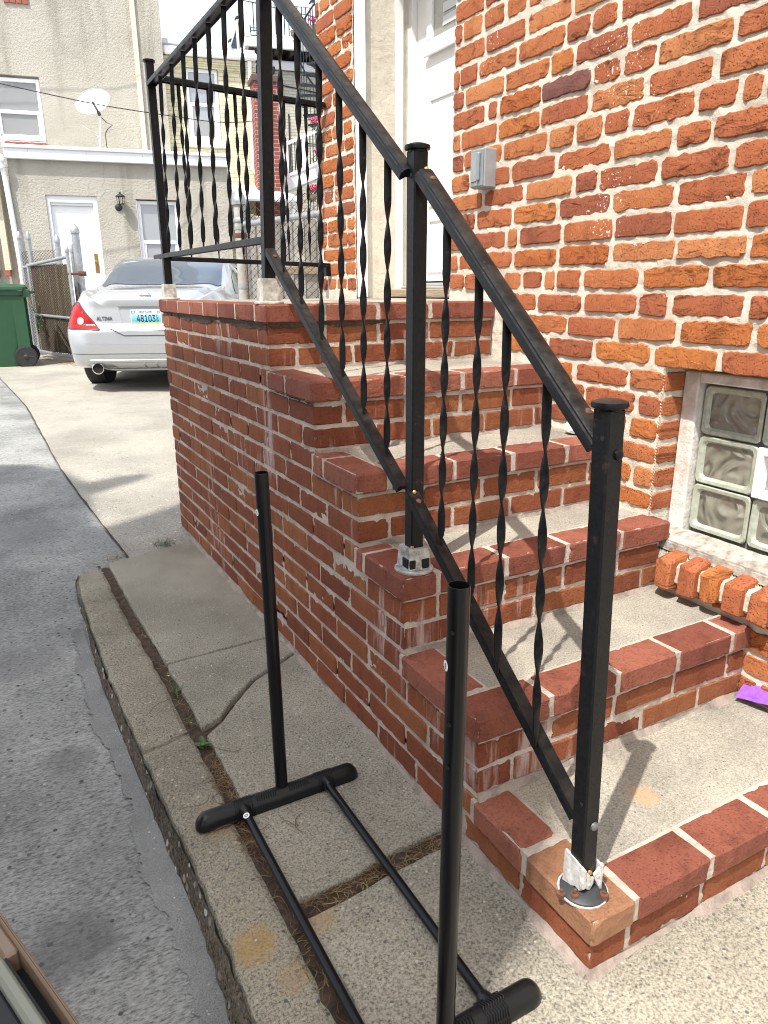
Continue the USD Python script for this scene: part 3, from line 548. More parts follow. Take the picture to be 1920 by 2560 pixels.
while z < 2.75:
    z0, z1 = z+rng.uniform(-.002, .002), z+.0550+rng.uniform(-.003, .002)
    header = (nrow % 6 == 3); y = -.12-rng.uniform(0, .2)+(.1 if nrow % 2 else 0)
    while y < HY1:
        L_ = (.098 if (header and rng.random() < .8) or rng.random() < .13 else .208)+rng.uniform(-.012, .012); e = y+L_
        if rng.random() < .03: L_ = .05; e = y+L_
        segs = [(y, e)]
        zm = (z0+z1)/2
        # trim at openings
        out = []
        for a, b in segs:
            if zm > 1.13 and b > DY0-.004 and a < DY1+.004:
                if a < DY0-.02: out.append((a, DY0-.003))
                if b > DY1+.02: out.append((DY1+.003, b))
            elif WZ0-.03 < zm < WZ1+.005 and a < WY1+.002:
                if b > WY1+.02: out.append((WY1+.002, b))
            elif zm < 1.16 and b > 1.52 and a < 3.0: pass
            else: out.append((a, b))
        for a, b in out:
            b = min(b, HY1)
            if b-a < .025: continue
            # behind the steps: skip
            ysb = np.interp(zm, [0, .135], [0, .36])
            k = int(np.searchsorted(ZS, zm))
            if k < 6 and a > YS[k]+.06 and b < YF: continue
            low = zm < 1.3 and a < 1.25; pr_ = rng.random(); erode = rng.choice([.2, .5, 1.0], p=[.35, .4, .25])
            mat = m_house
            if (low and pr_ < .22) or pr_ < .03 or (a > DY1 and pr_ < .3): mat = m_house_or; erode = 1.
            elif pr_ > .994: mat = m_house_dk
            xf = W-.0032-rng.uniform(-.0025, .003)
            hb.append((rough_brick(a, b, z0+rng.uniform(-.003, .002), z1+rng.uniform(-.002, .003), xf, .05, nrow*40+len(hb), erode), mat, None))
        y = e+.0155+rng.uniform(-.004, .006)
    z += HC; nrow += 1
# jamb of the basement window: bricks turning into the reveal
for i in range(9):
    z0 = zrow0+HC*(int((WZ0-zrow0)/HC)+i); z1 = z0+.0525
    if z1 > WZ1 or z0 < .5: continue
    m = rough_brick(W+.004, W+.094, z0, z1, 0, .04, 900+i, .7)   # built facing -x, turned to face -y
    v = m.vertices.copy(); m.vertices = np.c_[v[:, 1], WY1-.004+v[:, 0], v[:, 2]]; m.invert(); hb.append((m, m_house, None))
# far end of house wall, corner returns are hidden
emit(hb, house)
part('jamb_mortar', [box(W+.004, W+.10, WY1+.0008, WY1+.012, WZ0, WZ1)], m_hmortar, house)
part('lintel_underside', [box(W+.003, W+.11, -.9, WY1, WZ1+.0005, WZ1+.011)], m_hmortar, house)

# basement window of glass blocks
bw = group_part('basement_window', house); m_grout = plain('block_grout', (.34, .31, .26), .9, noise=.4, nscale=30.)
FX = W+.092
m_gb = M('glass_block_rim', {'g': ('geometry', {}), 'n': ('noise_texture', {'scale': 60., 'detail': 4.}), 'r': ('rgb_ramp', {'ramp': [(.3, (.29, .32, .25)), (.7, (.42, .45, .37))]}), 'p': ('principled_bsdf', {'roughness': .12, 'coat_weight': .5, 'coat_roughness': .05})}, [('g.position', 'n.vector'), ('n.fac', 'r.fac'), ('r.color', 'p.base_color')])
m_gp = M('glass_block_pane', {'g': ('geometry', {}), 'n': ('noise_texture', {'scale': 9., 'detail': 1., 'distortion': 1.2}), 'n2': ('noise_texture', {'scale': 7., 'detail': 3.}), 'r': ('rgb_ramp', {'ramp': [(.3, (.155, .15, .12)), (.5, (.21, .205, .165)), (.72, (.28, .275, .22))]}), 'wv': ('math', {'math_type': 'multiply', 'value2': 16.}), 'ws': ('math', {'math_type': 'sine'}), 'b': ('bump', {'strength': 1., 'distance': .006}),
    'r2': ('rgb_ramp', {'ramp': [(.3, (.8, .8, .8)), (.7, (1, 1, 1))]}), 'mm': ('mix', {'mix_type': 'multiply', 'fac': 1.}), 'p': ('principled_bsdf', {'roughness': .06, 'specular_ior_level': .6, 'coat_weight': .6})},
    [('g.position', 'n.vector'), ('g.position', 'n2.vector'), ('n2.fac', 'r.fac'), ('n.fac', 'wv.value1'), ('wv.value', 'ws.value1'), ('ws.value', 'b.height'), ('b.normal', 'p.normal'), ('r.color', 'p.base_color')])
fy1 = WY1-.004; fin = fy1-.052
part('frame', [cbox(FX-.012, FX+.06, fin, fy1, .49, .968, .004, .001), cbox(FX-.012, FX+.06, -.9, fin, .940, .968, .004)], m_white_old, bw)
part('frame_back', box(FX+.0335, FX+.06, -.9, fin, .4, .95), m_grout, bw)
bsz = .1425; z0 = .934-3*bsz
for c_ in range(5):
    for r_ in range(3):
        y1 = fin-.004-c_*.191; y0 = y1-.187; zz0 = z0+r_*bsz+.002; zz1 = zz0+bsz-.005
        if c_ == 1 and r_ == 1:
            part('vent_frame', [cbox(FX+.0, FX+.05, y0-.0, y0+.02, zz0, zz1, .003), cbox(FX+.0, FX+.05, y1-.02, y1, zz0, zz1, .003), cbox(FX+.0, FX+.05, y0+.02, y1-.02, zz0, zz0+.02, .003), cbox(FX+.0, FX+.05, y0+.02, y1-.02, zz1-.02, zz1, .003)], m_white, bw)
            part('vent_pane', box(FX+.03, FX+.034, y0+.02, y1-.02, zz0+.02, zz1-.02), pane_mat('vent_glass', (.06, .06, .06)), bw); continue
        # rim: rounded ring, set a little proud; pane recessed
        def rr(a, b, e0, e1, rad): return sbox(a, e0, b, e1).buffer(-rad).buffer(rad, quad_segs=4)
        T_ = frame_mat((FX+.03, 0, 0), (0, 1, 0), (0, 0, 1), (-1, 0, 0)); T_[:3, 2] = (-1, 0, 0); T_[:3, 0] = (0, -1, 0)
        ring = []
        lay = [(0.0, .022), (.003, .026), (.012, .0245), (.019, .014)]
        N_ = 24
        def ringpts(ins, xo):
            q = rr(y0+ins, y1-ins, zz0+ins, zz1-ins, .012).exterior; return np.array([(FX+.038-xo, *q.interpolate(t, normalized=True).coords[0]) for t in np.linspace(0, 1, N_*2, endpoint=False)])
        S_ = [ringpts(i_, x_) for i_, x_ in lay]; m = sweep(None, S_, False); part('glass_block', m, m_gb, bw, smooth=40)
        part('block_pane', box(FX+.0235, FX+.03, y0+.019, y1-.019, zz0+.019, zz1-.019), m_gp, bw)
def flaky(y, s):
    P = np.stack([W+.085-.075*s, y, .508-.022*s], 1); P[:, 2] += .006*noise3(P, 40., 3)-np.where(s > .96, .03, 0); P[:, 0] += np.where(s > .9, .012*noise3(P, 30., 4), 0); return P
ms = grid(np.linspace(-.6, fy1+.0, 220), np.r_[np.linspace(0, .9, 12), .95, .97, 1.], flaky); part('wood_sill', ms, m_sillwood, bw, smooth=25)
part('sill_front', [cbox(W+.012, W+.09, -.6, fy1-.002, .445, .484, .004)], m_sillwood, bw)
# rowlock sill of bricks below
y = .640; k = 0
while y > -.1:
    w_ = .0545+rng.uniform(-.004, .004); y0 = y-w_
    mm = cbox(W-.058+rng.uniform(-.008, .006), W+.06, y0, y, .372+rng.uniform(-.008, .004), .478, .0055, .003)
    v = mm.vertices; v[:, 2] -= np.clip((W+.06-v[:, 0])*.22, 0, 1)*(v[:, 2] > .42)
    mm = mm.subdivide().subdivide(); v = mm.vertices; mm.vertices = v+.006*np.stack([noise3(v+9, 45., 1), noise3(v+19, 45., 2), noise3(v+5, 45., 3)], 1)*1.6
    part('sill_brick', mm, m_house if k % 4 != 2 else m_house_or, house, smooth=40); y = y0-.0195; k += 1
part('sill_mortar', [cbox(W-.036, W+.06, -.2, .632, .38, .446, .010)], m_hmortar, house)
# rear door set back in its reveal
door = group_part('rear_door', house)
DX = 1.213
part('jamb', [box(W+.01, DX+.06, DY1+.0005, DY1+.03, 1.158, 3.25), box(W+.012, W+.055, DY1-.020, DY1, 1.158, 3.25), box(DX-.10, DX-.065, DY1-.014, DY1, 1.16, 3.25), box(DX-.03, DX+.05, DY1-.03, DY1, 1.16, 3.25), box(W+.014, DX+.06, DY0-.03, DY0-.0005, 1.158, 3.25), box(DX-.03, DX+.05, DY0, DY0+.03, 1.16, 3.25), box(W+.012, W+.05, DY0-.003, DY0+.012, 1.16, 3.25)], m_white, door)
part('leaf', [box(DX, DX+.045, DY0+.034, DY1-.034, 1.205, 3.2)], m_white, door)
mold = []
def molding(y0, y1, z0, z1, w_=.018, d_=.008):
    return [cbox(DX-d_, DX+.001, y0, y1, z0, z0+w_, .003), cbox(DX-d_, DX+.001, y0, y1, z1-w_, z1, .003), cbox(DX-d_, DX+.001, y0, y0+w_, z0+w_, z1-w_, .003), cbox(DX-d_, DX+.001, y1-w_, y1, z0+w_, z1-w_, .003)]
part('panel_molding', molding(1.93, 2.50, 1.57, 2.04)+molding(1.93, 2.50, 1.27, 1.52), m_white, door)
part('window_frame', [cbox(DX-.016, DX, 1.90, 2.515, 2.225, 2.27, .004), cbox(DX-.016, DX, 2.47, 2.515, 2.27, 3.1, .004), cbox(DX-.016, DX, 1.90, 1.945, 2.27, 3.1, .004), cbox(DX-.024, DX-.012, 1.89, 2.53, 2.205, 2.225, .003)], m_white, door)
part('pane', [box(DX-.004, DX-.001, 1.945, 2.47, 2.27, 3.1)], pane_mat('door_glass', (.22, .23, .22), .2), door)
part('blind', [box(DX-.0085, DX-.0055, 2.02, 2.39, 2.30+.05*k, 2.335+.05*k) for k in range(16)], plain('blind_slats', (.6, .62, .6), .5), door)
part('threshold', [cbox(DX-.085, DX+.04, DY0+.03, DY1-.03, 1.196, 1.207, .003), cbox(DX-.03, DX+.04, DY0+.03, DY1-.03, 1.207, 1.222, .003)], m_metal, door)
part('wood_step', [cbox(W+.19, DX+.05, DY0+.002, DY1-.002, 1.155, 1.195, .004)], m_wood, door)
part('door_gap', [box(DX-.002, DX+.002, DY0+.034, DY1-.034, 1.218, 1.2305)], m_hole, door)
part('landing_floor', [box(W+.006, DX+.06, DY0-.02, DY1+.02, 1.12, 1.1505)], m_tread, house)

# grey outlet box on the house wall
ob = thing('outlet_box', (W, 1.63, 1.6), 'grey weatherproof outlet box screwed to the brick wall beside the door', 'electrical box')
bx0 = W-.050
part('box_body', [cbox(bx0, W+.004, 1.547, 1.626, 1.536, 1.662, .003)], m_grey_box, ob)
part('box_lid', [cbox(bx0-.007, bx0+.001, 1.550, 1.623, 1.539, 1.659, .003)], m_grey_lid, ob)
part('lid_ridge', [cbox(bx0-.017, bx0-.006, 1.562, 1.576, 1.556, 1.648, .004)], m_grey_lid, ob); part('lid_plate', [cbox(bx0-.010, bx0-.006, 1.584, 1.614, 1.556, 1.650, .0015)], m_grey_box, ob)
part('screw', [lathe([(.003, 0), (.0025, .002)], (bx0-.0068, 1.586, 1.546), 10, (-1, 0, 0))], m_metal, ob)

# white lump on the fourth tread, purple film on the first
lp = trimesh.creation.icosphere(1, .03); v = lp.vertices*[1., 1.15, .8]; lp.vertices = v*(1+.12*noise3(v+3, 40., 3)[:, None]*2); lp.apply_translation((W-.032, 1.035, ZS[3]+.0215))
part('white_lump', lp, m_white, label='small white faceted plastic lump in the corner of the fourth tread', cat='litter')
def film(u, v):
    x = .846+.13*u; y = .345-.28*v; zz = ZS[0]+.004+.03*np.abs(np.sin(u*4.+v*2.2))*(1-.3*v)+.02*(noise3(np.stack([x, y, 0*x], 1), 16., 2)+.5)
    return np.stack([x+.03*v, y+.02*u, zz], 1)
pf = grid(np.linspace(0, 1, 30), np.linspace(0, 1, 34), film); pf2 = pf.copy(); pf2.vertices = pf2.vertices*[1, 1, 1]+[.012, -.02, .012]; 
part('purple_wrapper', [pf, pf2], m_purple, smooth=True, label='crumpled purple plastic wrapper at the wall end of the lowest tread', cat='wrapper')

# ---------------------------------------------------------------- iron railing
RX = .045
rail = thing('iron_railing', (RX, 1.5, 0), 'black wrought iron stair and landing railing with twisted balusters', 'railing')
def post(x, y, z0, z1, s=.0170, lean=(0, 0)):
    m_ = cbox(x-s, x+s, y-s, y+s, z0, z1, .003); t_ = (m_.vertices[:, 2:3]-z0)/(z1-z0); m_.vertices[:, :2] += t_*np.array(lean); p = part('post', m_, m_iron, rail); x, y = x+lean[0], y+lean[1]
    part('post_cap', lathe([(.016, -.006), (.0185, -.004), (.019, 0), (.026, .001), (.0272, .005), (.026, .0095), (.016, .013), (0, .0145)], (x, y, z1), 24), m_iron, rail, smooth=40)
P1 = (.037, .070); P2 = (.060, .713); P3 = (.045, 1.592); P4 = (.045, 2.952)
post(*P1, ZS[0]+.010, 1.028, lean=(-.036, 0)); post(*P2, ZS[2]+.02, 1.468); post(*P3, ZS[5]+.02, 2.13, .0180, lean=(0, -.088)); post(*P4, ZS[5]+.02, 2.145, .0172)
rp = [(-.021, -.006), (-.0195, -.011), (-.0165, -.011), (-.0155, -.004), (.0155, -.004), (.0165, -.011), (.0195, -.011), (.021, -.006), (.021, .002), (.0195, .006), (.016, .0075), (.0155, .0105), (.010, .0135), (0, .0145), (-.010, .0135), (-.0155, .0105), (-.016, .0075), (-.0195, .006), (-.021, .002)]
bp = [(-.0165, -.012), (-.0145, -.012), (-.0135, -.002), (.0135, -.002), (.0145, -.012), (.0165, -.012), (.0165, .004), (.0135, .008), (-.0135, .008), (-.0165, .004)]
def top_rail(a, b): part('top_rail', prism(rp, a, b), m_iron, rail, smooth=25)
def bot_rail(a, b): part('bottom_rail', prism(bp, a, b), m_iron, rail, smooth=25)
lt = lambda y: 1.412+.757*(y-.676); lb = lambda y: .718+.775*(y-.672); ut = lambda y: 1.926+.757*(y-1.384); ub = lambda y: .757+.690*(y-.760)
top_rail((.008, P1[1]+.018, lt(P1[1]+.018)), (.060, .684, lt(.684))); bot_rail((RX, .098, lb(.098)), (RX, P2[1]-.016, lb(P2[1]-.016)))
top_rail((RX, .722, ut(.722)-.004), (RX, 1.487, ut(1.487))); bot_rail((RX, P2[1]+.025, ub(P2[1]+.025)), (RX, 1.563, ub(1.563)))
st_, sb_ = 2.058, 1.345
top_rail((RX, 1.53, st_), (RX, P4[1]-.004, st_+.004)); bot_rail((RX, 1.598, sb_), (RX, P4[1]+.19, sb_+.005))
top_rail((P4[0]+.01, P4[1], 2.088), (W-.01, P4[1], 2.06)); bot_rail((P4[0]+.018, P4[1], 1.338), (W-.004, P4[1], 1.316))
part('wall_bracket', [cbox(W-.03, W-.003, P4[1]-.02, P4[1]+.02, 1.26, 1.312, .003)], m_iron, rail)
def baluster(x, y, z0, z1, yb=None, w=.0165, t=.0046, pitch=.208, a0=.0, lo=.075, hi=.10):
    n = max(20, int((z1-z0)/.0055)); zs = np.linspace(z0, z1, n); S = []
    prof = np.array([(-.5, -.25), (-.42, -.5), (0, -.55), (.42, -.5), (.5, -.25), (.5, .25), (.42, .5), (0, .55), (-.42, .5), (-.5, .25)])
    for zz in zs:
        a = a0+2*pi*min(max(z1-hi-zz, 0), z1-hi-z0-lo)/pitch; ww = w
        if zz-z0 < .024: ww = w*.42
        elif zz-z0 < .034: ww = w*.8
        q = prof*[ww, t]; yl = y if yb is None else yb+(y-yb)*(zz-z0)/(z1-z0); S.append(np.c_[x+q[:, 0]*cos(a)-q[:, 1]*sin(a), yl+q[:, 0]*sin(a)+q[:, 1]*cos(a), np.full(len(q), zz)])
    part('baluster', sweep(None, S), m_iron, rail, smooth=50)
A0 = -.45; YB6 = (1.455, 1.325, 1.19, 1.06, .94, .82)
for y, yb in ((.573, .573), (.462, .455), (.348, .330), (.235, .205)): baluster(RX-.02*(y < .4), y, lb(yb)+.004, lt(y)-.006, yb, a0=A0+rng.uniform(-.1, .1))
for y, yb in ((1.406, YB6[0]), (1.290, YB6[1]), (1.160, YB6[2]), (1.049, YB6[3]), (.928, YB6[4]), (.811, YB6[5])): baluster(RX, y, ub(yb)+.004, ut(y)-.006, yb, a0=A0+rng.uniform(-.1, .1))
for y, yb in ((2.772, 2.881), (2.575, 2.679), (2.391, 2.485), (2.226, 2.303), (2.05, 2.134), (1.877, 1.948), (1.71, 1.757)): baluster(RX, y, sb_+.004, st_-.006, yb, a0=A0+rng.uniform(-.15, .15))
for x in (.165, .30, .425, .545, .665, .78): baluster(x, P4[1], 1.336, 2.07, a0=A0+rng.uniform(-.2, .2))
def slope_dir(m): v = np.array([0, 1, m]); return v/np.linalg.norm(v)
for (y, fz, mm) in [(.655, lt, .757), (.105, lb, .775), (.675, lb, .775), (1.525, ub, .69), (.135, lt, .757)]:
    nrm = np.cross([1, 0, 0], slope_dir(mm)); c_ = np.array([RX+(.012 if (fz is lt and y > .5) else -.03 if fz is lt else 0), y, fz(y)])+nrm*(.0135 if fz in (lt, ut) else .008)
    part('rivet', lathe([(.0065, 0), (.006, .0025), (.003, .0045), (0, .005)], c_, 12, nrm), m_rust, rail, smooth=40)
for c_, ax in [((P1[0]-.028, P1[1]-.0172, .96), (0, -1, 0)), ((P1[0]-.002, P1[1]-.0172, .288), (0, -1, 0))]:
    part('bolt_head', lathe([(.0085, 0), (.008, .003), (.005, .0055), (0, .0062)], c_, 14, ax), m_dullbolt if c_[2] < .5 else m_iron, rail, smooth=40)
for x_, y_, z_ in ((P1[0]-.0172-.034, P1[1]-.006, .985), (P1[0]-.0172-.008, P1[1]-.006, .335), (P2[0]-.0172, P2[1]-.004, 1.42), (P2[0]-.0172, P2[1]-.004, .80)): part('screw_hole', lathe([(.004, 0), (.004, .0006)], (x_, y_, z_), 10, (-1, 0, 0)), m_hole, rail)
for c_ in [(.060, .676, lt(.676)+.017), (RX, .688, lb(.688)+.014), (P2[0]-.016, P2[1]-.0180, .605), (P1[0]-.004, P1[1]-.0200, .19)]:
    part('brass_screw', [lathe([(.0045, -.004), (.0043, .001), (.002, .0018), (0, .0018)], c_, 12, (-.35, -.8, .45))], m_brass, rail, smooth=40)
# cast shoes
def shoe(x, y, z, h=.062, mat=m_alu_old, lab=None):
    s = .0265; p = part('post_shoe', [lathe([(.047, 0), (.0475, .005), (.043, .008), (.0, .008)], (x, y, z), 26), hull([(x+a*(s+.004), y+b*(s+.004), z+.004) for a in (-1, 1) for b in (-1, 1)]+[(x+a*s, y+b*s, z+h) for a in (-1, 1) for b in (-1, 1)])], mat, rail, smooth=30, label=lab)
shoe(P3[0], P3[1], ZS[5]+.0, .078, m_alu_old, 'chalky white cast shoe of the landing corner post'); shoe(P4[0], P4[1], ZS[5], .07, m_alu_old)
shoe(P2[0], P2[1], ZS[2]+.001, .060, m_alu, 'dented grey cast shoe with chipped black paint')
part('paint_patch', [cbox(P2[0]-.0295, P2[0]-.012, P2[1]-.0305, P2[1]-.027, ZS[2]+.012, ZS[2]+.035, .002), cbox(P2[0]-.0312, P2[0]-.027, P2[1]-.024, P2[1]+.004, ZS[2]+.012, ZS[2]+.037, .002), cbox(P2[0]+.004, P2[0]+.026, P2[1]-.0305, P2[1]-.027, ZS[2]+.008, ZS[2]+.034, .002)], m_iron, rail)
# broken shoe at the lowest post
zb = ZS[0]+.0005; x, y = P1
part('shoe_bed', lathe([(.046, -.001), (.0465, .0025), (.03, .003), (0, .003)], (x, y-.003, zb), 17), m_alu_torn, rail)
part('broken_shoe_flange', lathe([(.0425, .002), (.0425, .006), (.037, .0095), (.0255, .014), (.0, .018)], (x, y-.004, zb), 28), plain('dark_grey_paint', (.032, .035, .04), .5, noise=.3, nscale=40.), rail, smooth=30)
def shard(pts, t=.0045):
    pts = np.array(pts, float); c = np.array([x, y, 0]); o = pts-c; o[:, 2] = 0; o /= np.linalg.norm(o, axis=1, keepdims=True); return hull(np.vstack([pts, pts+o*t]))
s = .0185
def flap(pl2, fix, ax, t=.0045):   # pl2: (along, z) outline of a torn plate standing on one face of the post
    T_ = {'f': frame_mat((x, y-s, zb), (1, 0, 0), (0, 0, 1), (0, -1, 0)), 'l': frame_mat((x-s, y, zb), (0, -1, 0), (0, 0, 1), (-1, 0, 0)), 'r': frame_mat((x+s, y, zb), (0, 1, 0), (0, 0, 1), (1, 0, 0))}[ax]
    m_ = ext(Polygon(pl2).buffer(.0015).buffer(-.0008), t, T_); return m_
part('broken_shoe_collar', [flap([(-.0255, .070), (-.012, .058), (-.002, .044), (.004, .041), (.003, .028), (-.004, .019), (-.012, .024), (-.018, .034), (-.0255, .030)], 0, 'f'), flap([(.006, .046), (.016, .054), (.0255, .062), (.0255, .012), (.018, .016), (.013, .028), (.008, .036)], 0, 'f'),
    flap([(-.0255, .078), (.0, .074), (.0255, .068), (.0255, .030), (.016, .020), (.006, .022), (-.006, .014), (-.0255, .010)], 0, 'l'), flap([(-.0255, .062), (.0255, .070), (.0255, .004), (-.0255, .008)], 0, 'r')], m_alu_torn, rail, label='broken white cast collar with ragged edge')
part('shoe_screw', [lathe([(.003, 0), (.0025, .0015), (0, .0015)], (x+dx_, y-s-.0045, zb+dz_), 10, (0, -1, 0)) for dx_, dz_ in ((-.016, .045), (.014, .040), (-.006, .030))], m_alu_old, rail)
for bx_, by_ in [(-.030, -.014), (.016, -.040), (-.046, .004)]:
    part('rusty_bolt', [lathe([(.0082, 0), (.008, .0085), (.004, .010)], (x+bx_, y+by_, zb+.006 if bx_ > -.04 else zb), 8), lathe([(.0035, .0), (.003, .016 if by_ > -.03 else .011)], (x+bx_, y+by_, zb+.008 if bx_ > -.04 else zb), 8)], m_rust, rail)

# ---------------------------------------------------------------- black garment rack base on the sidewalk
rack = thing('garment_rack', (-.3, .4, 0), 'black metal garment rack base with two feet and two open uprights on the sidewalk', 'clothes rack')
def foot(yc, x0, x1):
    S = []; n = 40
    for i in range(n+1):
        t = i/n; xx = x0+(x1-x0)*(0.5-.5*cos(pi*t)); e = min(xx-x0, x1-xx); k = math.sqrt(max(0, 1-(1-min(e/.028, 1))**2)); k = max(k, .05)
        a = np.linspace(0, pi, 13); hw_, hh = .0235*k**.8, .036*k
        ring = [(xx, yc-hw_*1.0*np.cos(q)*(1 if True else 1), .003+hh*np.sin(q)**.85) for q in a]+[(xx, yc+hw_*.92, .0005), (xx, yc-hw_*.92, .0005)]
        S.append(np.array(ring))
    m = sweep(None, S); m.fix_normals(); p = part('foot', m, m_rackfoot, rack, smooth=50)
    return p
def rib_ring(yc, xx, hh=.0375, hw_=.0247, r=.0012):
    a = np.linspace(0, pi, 15); return tube([(xx+.002*sin(9*q), yc-hw_*cos(q), .003+hh*sin(q)**.85) for q in a], r, 5)
def foot_ribs(yc, cx, n, dx, parent): return part('grip_ribs', [rib_ring(yc, cx+dx*(i-(n-1)/2), r=.0011) for i in range(n)], m_rackfoot, parent, smooth=50)
F1, F2 = .728, .030
f1 = foot(F1, -.515, -.098); f2 = foot(F2, -.510, -.090)
for yc, par in ((F1, f1), (F2, f2)):
    for cx in (-.402, -.192): foot_ribs(yc, cx, 9, .0052, par)
    for cx in (-.345, -.262):
        part('vent_ribs', [tube([(cx+.0058*(i-4), yc-.0238*cos(q), .003+.0368*sin(q)**.85) for q in np.linspace(pi*.27, pi*.55, 6)], .0011, 4) for i in range(9)], m_rackfoot, par)
    part('mould_line', [tube([(xx, yc-.0237, .010) for xx in np.linspace(-.36, -.24, 6)], .0008, 4), tube([(xx, yc-.0237, .006) for xx in np.linspace(-.49, -.42, 4)], .0008, 4)], m_rack, par)
for cx in (-.402, -.190):
    part('base_tube', [tube([(cx, F1-.015, .019), (cx, F2+.015, .019)], .0095, 18)], m_rack, rack, smooth=40)
    for yc, s_ in ((F1, -1), (F2, 1)): part('tube_collar', lathe([(.017, 0), (.0145, .012), (.012, .02), (.0098, .022)], (cx, yc+s_*.012, .019), 18, (0, s_, 0)), m_rackfoot, rack, smooth=40)
def upright(xx, yc, ztop, lx=0., ly=0.):
    r = .0152; z0 = .030; c0 = np.array([xx, yc, z0]); c1 = np.array([xx+lx, yc+ly, ztop]); d = (c1-c0)/np.linalg.norm(c1-c0); h = np.linalg.norm(c1-c0)
    return part('upright', lathe([(r, 0), (r, h-.001), (r-.0004, h), (r-.0012, h), (r-.0014, h-.001), (r-.0014, h-.25), (0, h-.25)], c0, 32, d), m_rack, rack, smooth=40)
u1 = upright(-.299, F1+.008, .822, -.004, .01); u2 = upright(-.288, F2, .822, .004, .002)
def sticker(c, n, letter, r=.0075, up=(0, 0, 1)):
    n = np.asarray(n, float); n /= np.linalg.norm(n); up = np.asarray(up, float); ex = np.cross(up, n); ex /= np.linalg.norm(ex); ey = np.cross(n, ex)
    o = thing  # stickers move with the rack: sub-parts
    disc = ext(Point(0, 0).buffer(r, quad_segs=10), .0006, frame_mat(c, ex, ey, n)); t = meshkit.text_mesh(letter, r*1.0, .0003, True); t.apply_translation([-t.bounds[1, 0]/2, -r*.5, 0]); t.apply_transform(frame_mat(np.asarray(c)+n*.0006, ex, ey, n)); return disc, t
for par, c, n, L_, up in [(u1, (-.3025-.0153, F1+.0165-.0003, .735), (-1, -.02, 0), 'E', (0, 0, 1)), (u2, (-.2849-.0147, F2+.0017+.0040, .705), (-.964, .264, 0), 'E', (0, 0, 1)), (rack, (-.4065, .684, .0283), (-.3, -.15, .95), 'D', (1, .25, 0))]:
    d_, t_ = sticker(c, n, L_, .0075, up); q = part('sticker', d_, m_sticker, par, label='small round white sticker lettered '+L_)
    part('sticker_letter', t_, m_black, par)
part('pin_hole', [lathe([(.003, 0), (.003, .0005)], (-.2875+.0152*cos(a), F2+.0152*sin(a), zz), 8, (cos(a), sin(a), 0)) for a, zz in [(3.75, .76), (3.65, .62), (3.6, .55)]], m_hole, u2)

# ---------------------------------------------------------------- tan vehicle corner beside the camera
m_tan = plain('tan_vehicle_paint', (.20, .135, .085), .38, .0, noise=.12, nscale=18., coat=.4)
tv = thing('tan_vehicle', (-.86, .0, .3), 'corner of a tan vehicle bumper with a dark slot and grey trim at the left', 'vehicle')
E0 = np.array([-.868, .114, .5]); E1 = np.array([-.803, -.078, .5]); dE = (E1-E0)/np.linalg.norm(E1-E0); nE = np.array([dE[1], -dE[0], 0]); nE = nE if nE[0] < 0 else -nE
def tvp(s, t, z=.5): return E0+dE*s+nE*t+np.array([0, 0, z-.5])
def tbar(s0, s1, t0, t1, z0, z1, b=.004):
    c = []
    for s_ in (s0, s1):
        for t_ in (t0, t1):
            for z_ in (z0, z1):
                for k in range(3):
                    q = [s_+(b if s_ == s0 else -b), t_+(b if t_ == t0 else -b), z_+(b if z_ == z0 else -b)]; q[k] = (s_, t_, z_)[k]; c.append(tvp(*q))
    return hull(c)
part('body_panel', [tbar(-.02, .60, .0, .0062, .40, .5, .002), tbar(-.02, .068, .0062, .022, .40, .4985, .003), tbar(-.02, .60, .0062, .35, .395, .47, .003)], m_tan, tv, smooth=20)
part('panel_groove', [tbar(-.02, .60, .0028, .0034, .4995, .5002, .0001)], m_hole, tv)
part('slot', [tbar(.07, .60, .0062, .0205, .4695, .4745, .001)], m_hole, tv)
part('slot_lip', [tbar(.066, .60, .019, .0212, .47, .497, .001)], m_black, tv)
part('trim_strip', [tbar(-.02, .60, .0212, .036, .44, .4975, .004)], plain('grey_green_trim', (.22, .23, .19), .5), tv, smooth=20)
part('dark_glass', [tbar(-.02, .60, .0362, .30, .44, .487, .003)], m_black, tv)
part('lower_body', [tbar(.05, .60, .05, .34, .12, .39, .02)], m_tan, tv)

# ---------------------------------------------------------------- brick building across the alley: it shades the foreground
OPX = -4.7; A_ = -OPX
def occ(u, v): return (u-.525*A_, v+1.879*A_)     # shadow coordinates -> (y, z) in the plane x = OPX
opp = thing('opposite_building', (OPX, 2, 0), 'plain tan brick building across the alley with an uneven roof edge', 'building')
prof = [(.137, -9.5), (.137, .32), (.20, .50), (.32, .66), (.69, .80), (.95, .95), (1.25, 1.08), (2.0, 1.06), (2.9, .96), (3.25, .9), (3.25, -.62), (3.45, -.72), (3.98, -.60), (4.0, .12), (4.10, .16), (4.13, -.5), (4.69, -.77), (5.0, -1.05), (5.19, -1.41), (5.3, -9.5)]
op = Polygon([occ(u, v) for u, v in prof])
part('wall', ext(op, .22, frame_mat((OPX, 0, 0), (0, 1, 0), (0, 0, 1), (-1, 0, 0)) if False else np.array([[0, 0, -1, OPX], [1, 0, 0, 0], [0, 1, 0, 0], [0, 0, 0, 1.]])), plain('tan_brick_far', (.30, .22, .16), .9, noise=.3, nscale=3.), opp)
yo0, _ = occ(.137, 0); yo1, _ = occ(5.3, 0)
part('window', [box(OPX+.0, OPX+.03, yo0+.6+1.3*k, yo0+1.4+1.3*k, 1.0+2.9*j, 2.5+2.9*j) for k in range(3) for j in range(2)], pane_mat('far_glass', (.06, .07, .08)), opp)

